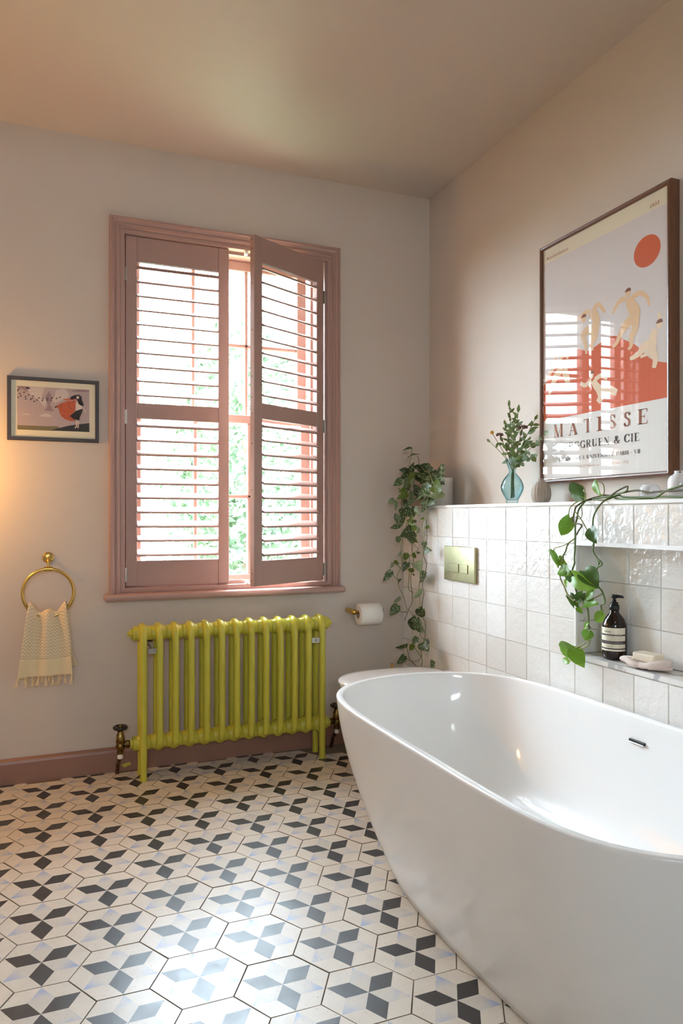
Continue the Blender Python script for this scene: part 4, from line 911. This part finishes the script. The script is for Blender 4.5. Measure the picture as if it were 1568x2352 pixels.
def flowers():
    t = thing('flower_bunch', 'bunch of leafy sprigs and fading flowers in the blue vase', 'flowers', (VX, VY, Z + .02))
    k = lambda x, y: (1100 + x * .12755, 910 + y * .12755)
    rnd = random.Random(11)
    def P_(x, y, dx=0): u, v = k(x, y); return at(u, v, x=VX + dx)
    # stems: run from the vase bottom through the neck to each head
    heads = [(230, 660, 'bud', -.02), (370, 700, 'umbel', -.015), (780, 560, 'umbel', .0), (545, 200, 'sprig', .005), (700, 300, 'sprig', -.01), (470, 520, 'sprig', .01), (640, 460, 'sprig', -.02), (1000, 430, 'sprig', -.03), (1180, 690, 'round', -.045), (1000, 1080, 'round', -.05), (860, 1040, 'round', -.035), (200, 830, 'blade', -.015), (760, 1120, 'round', -.03), (880, 800, 'sprig', -.02)]
    for i, (hx, hy, kd, dx) in enumerate(heads):
        p = P_(hx, hy, dx); nk = Vector((VX + rnd.uniform(-.005, .005), VY + rnd.uniform(-.006, .006), Z + .128)); bt = Vector((VX + rnd.uniform(-.012, .012), VY + rnd.uniform(-.015, .015), Z + .02 + rnd.uniform(0, .012)))
        mid = nk.lerp(p, .45) + Vector((0, 0, .012)); path = curve([bt, nk, mid, p], 5)
        part('stem', MB().tube(path, .0013, 6), 'stem_brown' if kd in ('umbel', 'bud') else 'vine_green', t)
        up = (p - mid).normalized()
        if kd == 'bud':
            b = MB().ball(p, .007, 12, sq=(1, 1, .95))
            for q in range(7):
                a = 2 * PI * q / 7; b.tube([p + Vector((0, 0, -.005)), p + Vector((.007 * math.cos(a), .007 * math.sin(a), 0)), p + Vector((.004 * math.cos(a), .004 * math.sin(a), .008))], [.001, .0028, .0012], 5)
            part('flower_bud', b, 'flower_yellow', t, 'yellow rose-like bud')
        if kd == 'umbel':
            b = MB(); R = .021 if hx > 600 else .015
            for q in range(60):
                a = rnd.uniform(0, 2 * PI); r = R * math.sqrt(rnd.random()); b.ball(p + Vector((r * math.cos(a), r * math.sin(a), .008 * (1 - r / R) + rnd.uniform(-.004, .003))), .0026, 6)
            part('flower_head', b, 'flower_mauve', t, 'flat brown-mauve flower head', kind='stuff')
        if kd in ('sprig', 'round', 'blade', 'umbel'):
            n = 17 if kd == 'sprig' else 10 if kd == 'round' else 4 if kd == 'blade' else 8; st = len(path) * (.5 if kd != 'round' else .42)
            for q in range(n):
                s = st + (len(path) - 1 - st) * (q / (n - 1) if kd != 'umbel' else q / n * .8); i0 = min(int(s), len(path) - 2); p0 = path[i0].lerp(path[i0 + 1], s - i0); dr = (path[i0 + 1] - path[i0]).normalized()
                side = Vector((rnd.gauss(0, 1), rnd.gauss(0, 1), rnd.gauss(0, .5))).normalized(); side = (side - dr * side.dot(dr)).normalized(); side.y = side.y or .1
                if q % 2: side = Vector((side.x, -side.y, side.z))
                L = rnd.uniform(.02, .029) if kd == 'round' else rnd.uniform(.023, .034)
                d = (dr * .55 + side * .85).normalized() if q < n - 1 else dr
                leaf(t, p0, p0 + d * L, .8 if kd == 'round' else rnd.choice((.4, .5)), 'sprig_grey' if (kd == 'round' and rnd.random() < .6) or rnd.random() < .25 else 'sprig_leaf', rnd.uniform(-.5, .5), lobes=False, fold=.15, droop=.1)
flowers()
def rib(a, h): return 1 - .055 * (abs(math.cos(a * 9)) ** 3) * min(1, max(0, (.082 - h) / .02))
single('bud_vase', MB().lathe([(.001, 0), (.022, 0), (.028, .003), (.0345, .015), (.0375, .032), (.036, .05), (.029, .068), (.019, .079), (.0115, .083), (.0105, .088), (.0112, .092), (.0085, .092), (.008, .08), (.001, .078)], (-.08, -1.007, Z), 108, rib=rib), 'stone_ware',
       'small ribbed grey stoneware bud vase beside the blue vase', 'vase', (-.08, -1.007, Z))
single('bud_vase', MB().lathe([(.001, 0), (.016, 0), (.0225, .004), (.029, .013), (.0318, .024), (.0295, .036), (.0215, .0455), (.011, .0488), (.006, .0488), (.0055, .043), (.001, .042)], (-.077, -1.536, Z), 40), 'speckled_glass',
       'round squat white speckled glass vase on the ledge under the poster corner', 'vase', (-.077, -1.536, Z))
single('bud_vase', MB().lathe([(.001, 0), (.022, 0), (.027, .003), (.029, .01), (.031, .035), (.0312, .05), (.028, .062), (.0205, .0705), (.0145, .0735), (.0125, .0765), (.0125, .083), (.0105, .083), (.0105, .076), (.001, .07)], (-.077, -1.648, Z), 40), 'speckled_glass',
       'taller white speckled glass bottle vase at right end of the ledge', 'vase', (-.077, -1.648, Z))

# ------------------------------------------------------------------ trailing silver-spotted plant in white pot
def satin_plant():
    px, py = -.078, -.226; t = thing('trailing_plant', 'silver-spotted trailing plant in white pot at the ledge corner', 'potted plant', (px, py, Z))
    part('pot', MB().lathe([(.001, .0), (.066, 0), (.069, .003), (.0705, .128), (.0695, .131), (.066, .131), (.065, .115), (.001, .113)], (px, py, Z), 40), 'pot_glaze', t)
    part('soil', MB().lathe([(.001, .117), (.0645, .115)], (px, py, Z), 24), 'soil', t)
    rnd = random.Random(21)
    def pl_(u, v, j=0.0):
        a = at(u, v, x=(-.182 if v > 1150 else -.17) - j); c = at(u, v, y=-.14 - j)
        if v < 1100 and u > 955: return at(u, v, x=-.12 - j)
        return a if (a - CAM).length < (c - CAM).length else c
    A = lambda x, y: (870 + x / 8.711, 1020 + y / 8.711); B = lambda x, y: (870 + x / 8.711, 1270 + y / 8.711)
    LA = [(660, 80, 485, 105, .25, 0), (765, 205, 565, 245, .15, 0), (770, 510, 930, 410, .6, 0), (690, 520, 675, 340, .4, 0), (650, 470, 430, 740, .35, 0), (565, 525, 405, 520, .8, 0), (430, 720, 300, 830, .7, 0), (530, 690, 490, 990, .4, 2), (690, 620, 570, 870, .5, 1),
          (850, 590, 880, 775, .8, 0), (900, 530, 1060, 500, .5, 0), (900, 570, 1060, 740, .5, 0), (1130, 570, 1245, 755, .8, 0), (1090, 800, 1240, 985, .6, 1), (1230, 1000, 890, 1060, .18, 2), (980, 930, 690, 1080, .42, 0), (800, 930, 650, 900, .7, 0), (850, 1090, 680, 1080, .5, 0), (980, 1080, 1105, 1175, .7, 0), (970, 1070, 810, 1230, .45, 2),
          (970, 1230, 810, 1290, .7, 0), (560, 1000, 360, 1090, .6, 1), (640, 950, 600, 1250, .4, 2), (660, 1080, 630, 1230, .5, 2), (295, 1110, 175, 1190, .8, 2), (320, 1150, 350, 1340, .4, 2), (500, 1130, 540, 1290, .7, 0), (480, 1270, 620, 1450, .9, 0), (640, 1270, 700, 1440, .7, 0), (740, 1260, 800, 1440, .5, 0),
          (350, 1410, 370, 1600, .65, 0), (470, 1420, 450, 1640, .6, 0), (420, 1610, 225, 1690, .6, 0), (620, 1480, 690, 1630, .5, 1), (700, 1530, 700, 1600, .6, 0), (600, 1680, 430, 1870, .6, 0), (640, 1620, 620, 1740, .7, 0), (720, 1640, 660, 1760, .8, 1), (770, 1660, 770, 1790, .35, 2), (620, 1750, 590, 1920, 1, 0),
          (650, 1890, 660, 1990, 1.1, 0), (720, 1910, 770, 1970, .7, 1), (380, 1860, 400, 1990, .8, 0), (990, 1640, 920, 1700, .9, 1), (900, 1480, 830, 1510, .5, 1), (915, 1960, 900, 2080, 1, 0), (900, 2120, 1040, 2130, .8, 0), (450, 2130, 380, 2250, .4, 2), (540, 2190, 530, 2330, 1, 1), (700, 2190, 720, 2300, .6, 1), (760, 2180, 830, 2170, .7, 0),
          (560, 1150, 500, 1250, .8, 0), (600, 820, 560, 960, .6, 0), (520, 900, 400, 960, .6, 1), (690, 700, 640, 860, .5, 2), (560, 1300, 520, 1430, .8, 0), (470, 1000, 500, 1120, .7, 0), (600, 1380, 660, 1480, .6, 0)]
    LB = [(340, 160, 370, 255, .7, 1), (270, 200, 240, 305, .5, 2), (560, 200, 480, 370, .8, 0), (680, 330, 565, 360, .7, 1), (730, 190, 820, 340, .6, 2), (240, 370, 90, 565, .6, 0), (440, 520, 385, 600, .5, 0), (680, 420, 710, 460, .8, 0), (920, 440, 780, 555, .4, 0), (815, 745, 700, 940, .45, 2), (410, 890, 300, 1010, .45, 2), (370, 1060, 220, 1250, .85, 0),
          (860, 1130, 770, 1300, .6, 0), (740, 1320, 680, 1580, .8, 0), (790, 1340, 720, 1540, .6, 0), (800, 1500, 900, 1580, .8, 0), (750, 1690, 680, 1840, .8, 0), (560, 1840, 335, 1910, .3, 0), (700, 1850, 590, 1950, .6, 1), (880, 1790, 975, 1960, 1, 0), (510, 2060, 380, 2220, .75, 0), (1100, 2230, 1000, 2290, .7, 0)]
    mt = ['satin_leaf', 'satin_green', 'satin_pale']
    for F, LL in ((A, LA), (B, LB)):
        for x0, y0, x1, y1, r, m in LL:
            j = rnd.uniform(0, .05); a = pl_(*F(x0, y0), j); c = pl_(*F(x1, y1), max(0, j + rnd.uniform(-.02, .02)))
            leaf(t, a, c, r, mt[m], rnd.uniform(-.25, .25), droop=.3)
    VA = [[(660, 100), (640, 250), (610, 440), (680, 540), (750, 620)], [(770, 240), (800, 350), (760, 540)], [(900, 545), (1000, 570), (1060, 720), (1130, 880), (1140, 980)], [(1040, 600), (1080, 640), (1250, 640), (1340, 650)], [(860, 590), (860, 720), (950, 860), (970, 920)],
          [(1060, 740), (1040, 900), (960, 1150), (930, 1330), (915, 1450), (870, 1620), (890, 1750), (900, 1960), (880, 2120), (870, 2350), (840, 2650), (805, 2780), (805, 2920), (815, 3170), (805, 3290)],
          [(750, 620), (690, 780), (600, 900), (470, 1080), (460, 1250), (560, 1500), (600, 1700), (660, 1980), (665, 2150), (690, 2330), (690, 2460), (640, 2630), (640, 2780), (665, 3030), (660, 3180), (590, 3320), (510, 3530)],
          [(740, 640), (640, 900), (560, 1100), (620, 1500), (580, 1640), (700, 1990), (780, 2080), (740, 2150), (620, 2250), (620, 2430), (600, 2680), (590, 2830), (610, 2930), (690, 2970)],
          [(560, 1500), (520, 1780), (450, 1990), (440, 2150), (460, 2400), (420, 2510), (370, 2610), (380, 2740), (410, 2880), (490, 3040), (550, 3270), (640, 3360), (710, 3500)],
          [(940, 1500), (960, 1900), (890, 2200), (950, 2370), (940, 2510), (900, 2680), (870, 2830), (900, 2980), (880, 3100), (865, 3230), (865, 3350), (890, 3490), (930, 3580), (925, 3820), (920, 3930)],
          [(830, 3560), (830, 3820), (900, 3920), (855, 4110), (855, 4230), (870, 4360), (835, 4470)], [(850, 4250), (780, 4330), (640, 4340), (540, 4270)], [(550, 4050), (580, 4160), (620, 4310), (770, 4470)], [(700, 4050), (820, 4230), (850, 4230)], [(240, 2560), (360, 2710), (380, 2740)], [(390, 3320), (480, 3370), (560, 3340)], [(770, 3920), (810, 3970)], [(280, 1120), (370, 1250)], [(390, 880), (450, 950), (470, 1080)], [(330, 2340), (430, 2480)]]
    for i, v in enumerate(VA):
        pts = [pl_(*A(x, y), .012 + .012 * (i % 3)) for x, y in v]
        if len(pts) < 3: pts = [pts[0], pts[0].lerp(pts[1], .5) + Vector((0, 0, -.002)), pts[1]]
        q = curve(pts, 5); part('vine', MB().tube(q, .0021 if i in (2,) else .0015, 6), ('vine', 'vine_brown', 'vine_green')[(i + (i > 4)) % 3 if i != 2 else 0], t)
satin_plant()

# ------------------------------------------------------------------ pothos vine along the ledge
def pothos():
    t = thing('pothos_vine', 'bright green vine trailing along the ledge and down past the niche', 'vine', (-.12, -1.5, Z))
    rnd = random.Random(5)
    Pc = lambda x, y: (1250 + x / 8.711, 1090 + y / 8.711); L3 = lambda x, y: (1250 + x / 4.93, 1070 + y / 4.93); Nc = lambda x, y: (1250 + x * .2028, 1250 + y * .2028)
    def pp(u, v, j=0.0):
        if v < 1146: 
            p = at(u, v, x=-.115 - j)
            if p.z < Z + .003: p = at(u, v, z=Z + .003)
            return p
        k = min(1, (v - 1146) / 22); return at(u, v, x=-.135 - k * .045 - j)
    V = [(L3, [(1800, 120), (1568, 215), (1380, 280), (1280, 345), (1200, 368), (1080, 375), (910, 376), (800, 365), (760, 345), (700, 352), (560, 372), (470, 392)], .0034, 'vine_green', -.0),
         (L3, [(1800, 262), (1390, 286), (1300, 290), (1175, 300), (1050, 278), (900, 300), (760, 335), (660, 332), (560, 362), (470, 392), (440, 402)], .003, 'vine_brown', .0),
         (L3, [(1800, 352), (1390, 349), (1290, 351), (1180, 360), (1080, 356), (900, 352), (830, 335), (700, 383), (610, 386), (520, 372)], .0028, 'vine_green', -.002),
         (L3, [(945, 250), (925, 284), (850, 318), (760, 345)], .0026, 'vine_green', .004), (L3, [(945, 245), (925, 234), (830, 280), (760, 332)], .003, 'vine_brown', .004),
         (Pc, [(1360, 420), (1180, 540), (1060, 680), (980, 850), (968, 1060), (985, 1380), (970, 1520), (1040, 1660), (1150, 1780), (1090, 1840)], .003, 'vine_green', .012),
         (Pc, [(1060, 1700), (1090, 1760), (1080, 1830), (1030, 1900), (1040, 1980), (1065, 2060), (1050, 2200), (1100, 2270), (1160, 2352), (1212, 2560), (1135, 2625), (1165, 2800)], .0028, 'vine_green', .01),
         (Pc, [(820, 530), (690, 690), (650, 880), (615, 1050), (620, 1250), (600, 1650), (600, 1780), (560, 1960), (640, 2350), (730, 2500), (850, 2650), (880, 2820), (880, 3000), (900, 3110)], .003, 'vine_green', .014),
         (Pc, [(790, 530), (640, 640), (600, 740), (570, 900), (600, 970), (700, 990), (745, 1030), (690, 1110), (640, 1210)], .0029, 'vine_brown', .02),
         (Pc, [(610, 1270), (470, 1390), (420, 1540), (330, 1690), (300, 1800)], .0026, 'vine_green', .022), (Pc, [(380, 1620), (345, 1830), (310, 1900), (320, 2080), (400, 2250), (450, 2380), (560, 2500), (660, 2560)], .0024, 'vine', .022),
         (Pc, [(820, 550), (815, 400), (790, 260), (720, 220)], .0018, 'vine', .01), (Pc, [(1160, 430), (1195, 340), (1170, 190), (1060, 140), (1010, 150)], .0018, 'vine', .006), (Pc, [(790, 525), (660, 545), (530, 640), (490, 750), (495, 880)], .0018, 'vine', .02),
         (Pc, [(610, 740), (720, 880), (820, 1050), (890, 1190)], .002, 'vine', .024), (Pc, [(600, 1280), (400, 1410), (210, 1470), (190, 1520)], .0018, 'vine', .024), (Pc, [(830, 1920), (920, 1890), (1000, 1980), (1030, 2110)], .0022, 'vine', .014), (Pc, [(740, 600), (755, 800), (700, 890), (640, 840)], .0014, 'vine', .012),
         (Nc, [(660, 560), (560, 610), (440, 660)], .0022, 'vine', .012), (Nc, [(500, 800), (440, 870), (490, 890), (500, 930)], .001, 'vine', .014), (Nc, [(500, 900), (530, 955), (590, 965), (650, 960)], .0012, 'vine_brown', .012), (Nc, [(520, 1080), (490, 1150), (400, 1187)], .0024, 'vine', .02), (Nc, [(500, 1090), (420, 1140), (320, 1192)], .0024, 'vine', .022), (Nc, [(260, 580), (330, 640), (400, 660)], .0016, 'vine', .02)]
    for F, pts, r, mt, j in V:
        part('vine', MB().tube(curve([pp(*F(x, y), j) for x, y in pts], 6), r, 8), mt, t)
    b = MB()
    for F, pts in ((Pc, [(470, 1400, 1, 0), (405, 1600, 1, 0), (600, 1780, -1, 0), (970, 1410, -1, 0), (1050, 1880, 1, 0), (1070, 2060, 1, 0), (1100, 2140, 1, 0), (600, 1460, -1, 0), (640, 855, -1, 0), (980, 505, 1, 0), (1110, 515, 1, 0)]),):
        for x, y, s, _ in pts:
            a = pp(*F(x - 5, y), .012); c = pp(*F(x + s * 22, y + 8), .012); b.tube([a, c], [.0018, .0011], 6)
    part('root_node', b, 'vine_brown', t)
    LV = [(Pc, 760, 330, 475, 360, 1.1, 'pothos_dark', .006), (Pc, 1010, 145, 1110, 430, .45, 'pothos_leaf', .0), (Pc, 750, 470, 830, 470, .7, 'pothos_leaf', .0), (Pc, 495, 880, 325, 1245, .62, 'pothos_leaf', .02), (Pc, 930, 1090, 1020, 1372, .72, 'pothos_dark', .026), (Pc, 120, 1530, 300, 1850, .32, 'pothos_leaf', .024), (Pc, 290, 1690, 438, 1800, .7, 'pothos_leaf', .02),
          (Pc, 330, 1890, 520, 2010, .8, 'pothos_leaf', .028), (Pc, 480, 1950, 520, 2170, .8, 'pothos_dark', .022), (Pc, 590, 2040, 1010, 2290, .55, 'pothos_leaf', .04), (Pc, 810, 1930, 1065, 2255, .8, 'pothos_dark', .026), (Pc, 450, 2090, 430, 2260, .35, 'pothos_leaf', .02),
          (Nc, 550, 530, 450, 645, .4, 'pothos_leaf', .012), (Nc, 430, 560, 350, 660, .6, 'pothos_dark', .02), (Nc, 300, 570, 380, 620, .5, 'pothos_dark', .018), (Nc, 365, 640, 380, 720, .8, 'pothos_dark', .02), (Nc, 370, 720, 432, 785, .6, 'pothos_leaf', .02), (Nc, 440, 690, 605, 668, .35, 'pothos_leaf', .02), (Nc, 660, 785, 560, 885, .65, 'pothos_leaf', .012), (Nc, 490, 895, 440, 990, .45, 'pothos_leaf', .02),
          (Nc, 500, 985, 460, 1092, 1.3, 'pothos_leaf', .024), (Nc, 310, 1190, 145, 1160, .75, 'pothos_leaf', .024), (Nc, 320, 1200, 450, 1392, .9, 'pothos_leaf', .03), (Nc, 275, 1335, 200, 1290, .6, 'pothos_leaf', .02), (Nc, 255, 590, 345, 725, .25, 'pothos_dark', .02)]
    for F, x0, y0, x1, y1, r, m, j in LV:
        a = pp(*F(x0, y0), j); c = pp(*F(x1, y1), j + rnd.uniform(-.008, .012)); leaf(t, a, c, r, m, rnd.uniform(-.2, .2), droop=.2)
pothos()

# ------------------------------------------------------------------ lamps outside the frame: the wall lamp and an added fill lamp
LP = Vector((-2.29, 0, 1.29))
t = thing('wall_lamp', 'brass disc wall lamp glowing onto the wall left of the small picture', 'lamp', tuple(LP))
part('backplate', MB().lathe([(.03, 0), (.03, -.008), (.0001, -.01)], LP, 24, axis='y'), 'satin_brass', t)
part('arm', MB().lathe([(.008, -.005), (.008, -.25)], LP, 12, axis='y'), 'satin_brass', t)
part('disc_shade', MB().lathe([(.0001, -.258), (.14, -.25), (.144, -.252), (.142, -.256), (.0001, -.266)], LP, 40, axis='y'), 'satin_brass', t)  # disc added to hold the bulb's light on the wall, off the room
part('bulb', MB().lathe([(.012, -.135), (.034, -.14), (.04, -.16), (.034, -.18), (.012, -.185)], LP, 24, axis='y'), 'lamp_globe', t)
t = thing('fill_lamp', 'added round white fill lamp on the ceiling behind the camera', 'lamp', (-1.5, -3.7, CE))  # unseen lamp added for a mild cool fill
part('base', MB().lathe([(.001, -.001), (.1, -.001), (.1, -.03), (.001, -.03)], (-1.5, -3.7, CE), 24), 'plain_white', t)
part('globe', MB().ball((-1.5, -3.7, CE - .13), .12, 24), 'fill_globe', t)
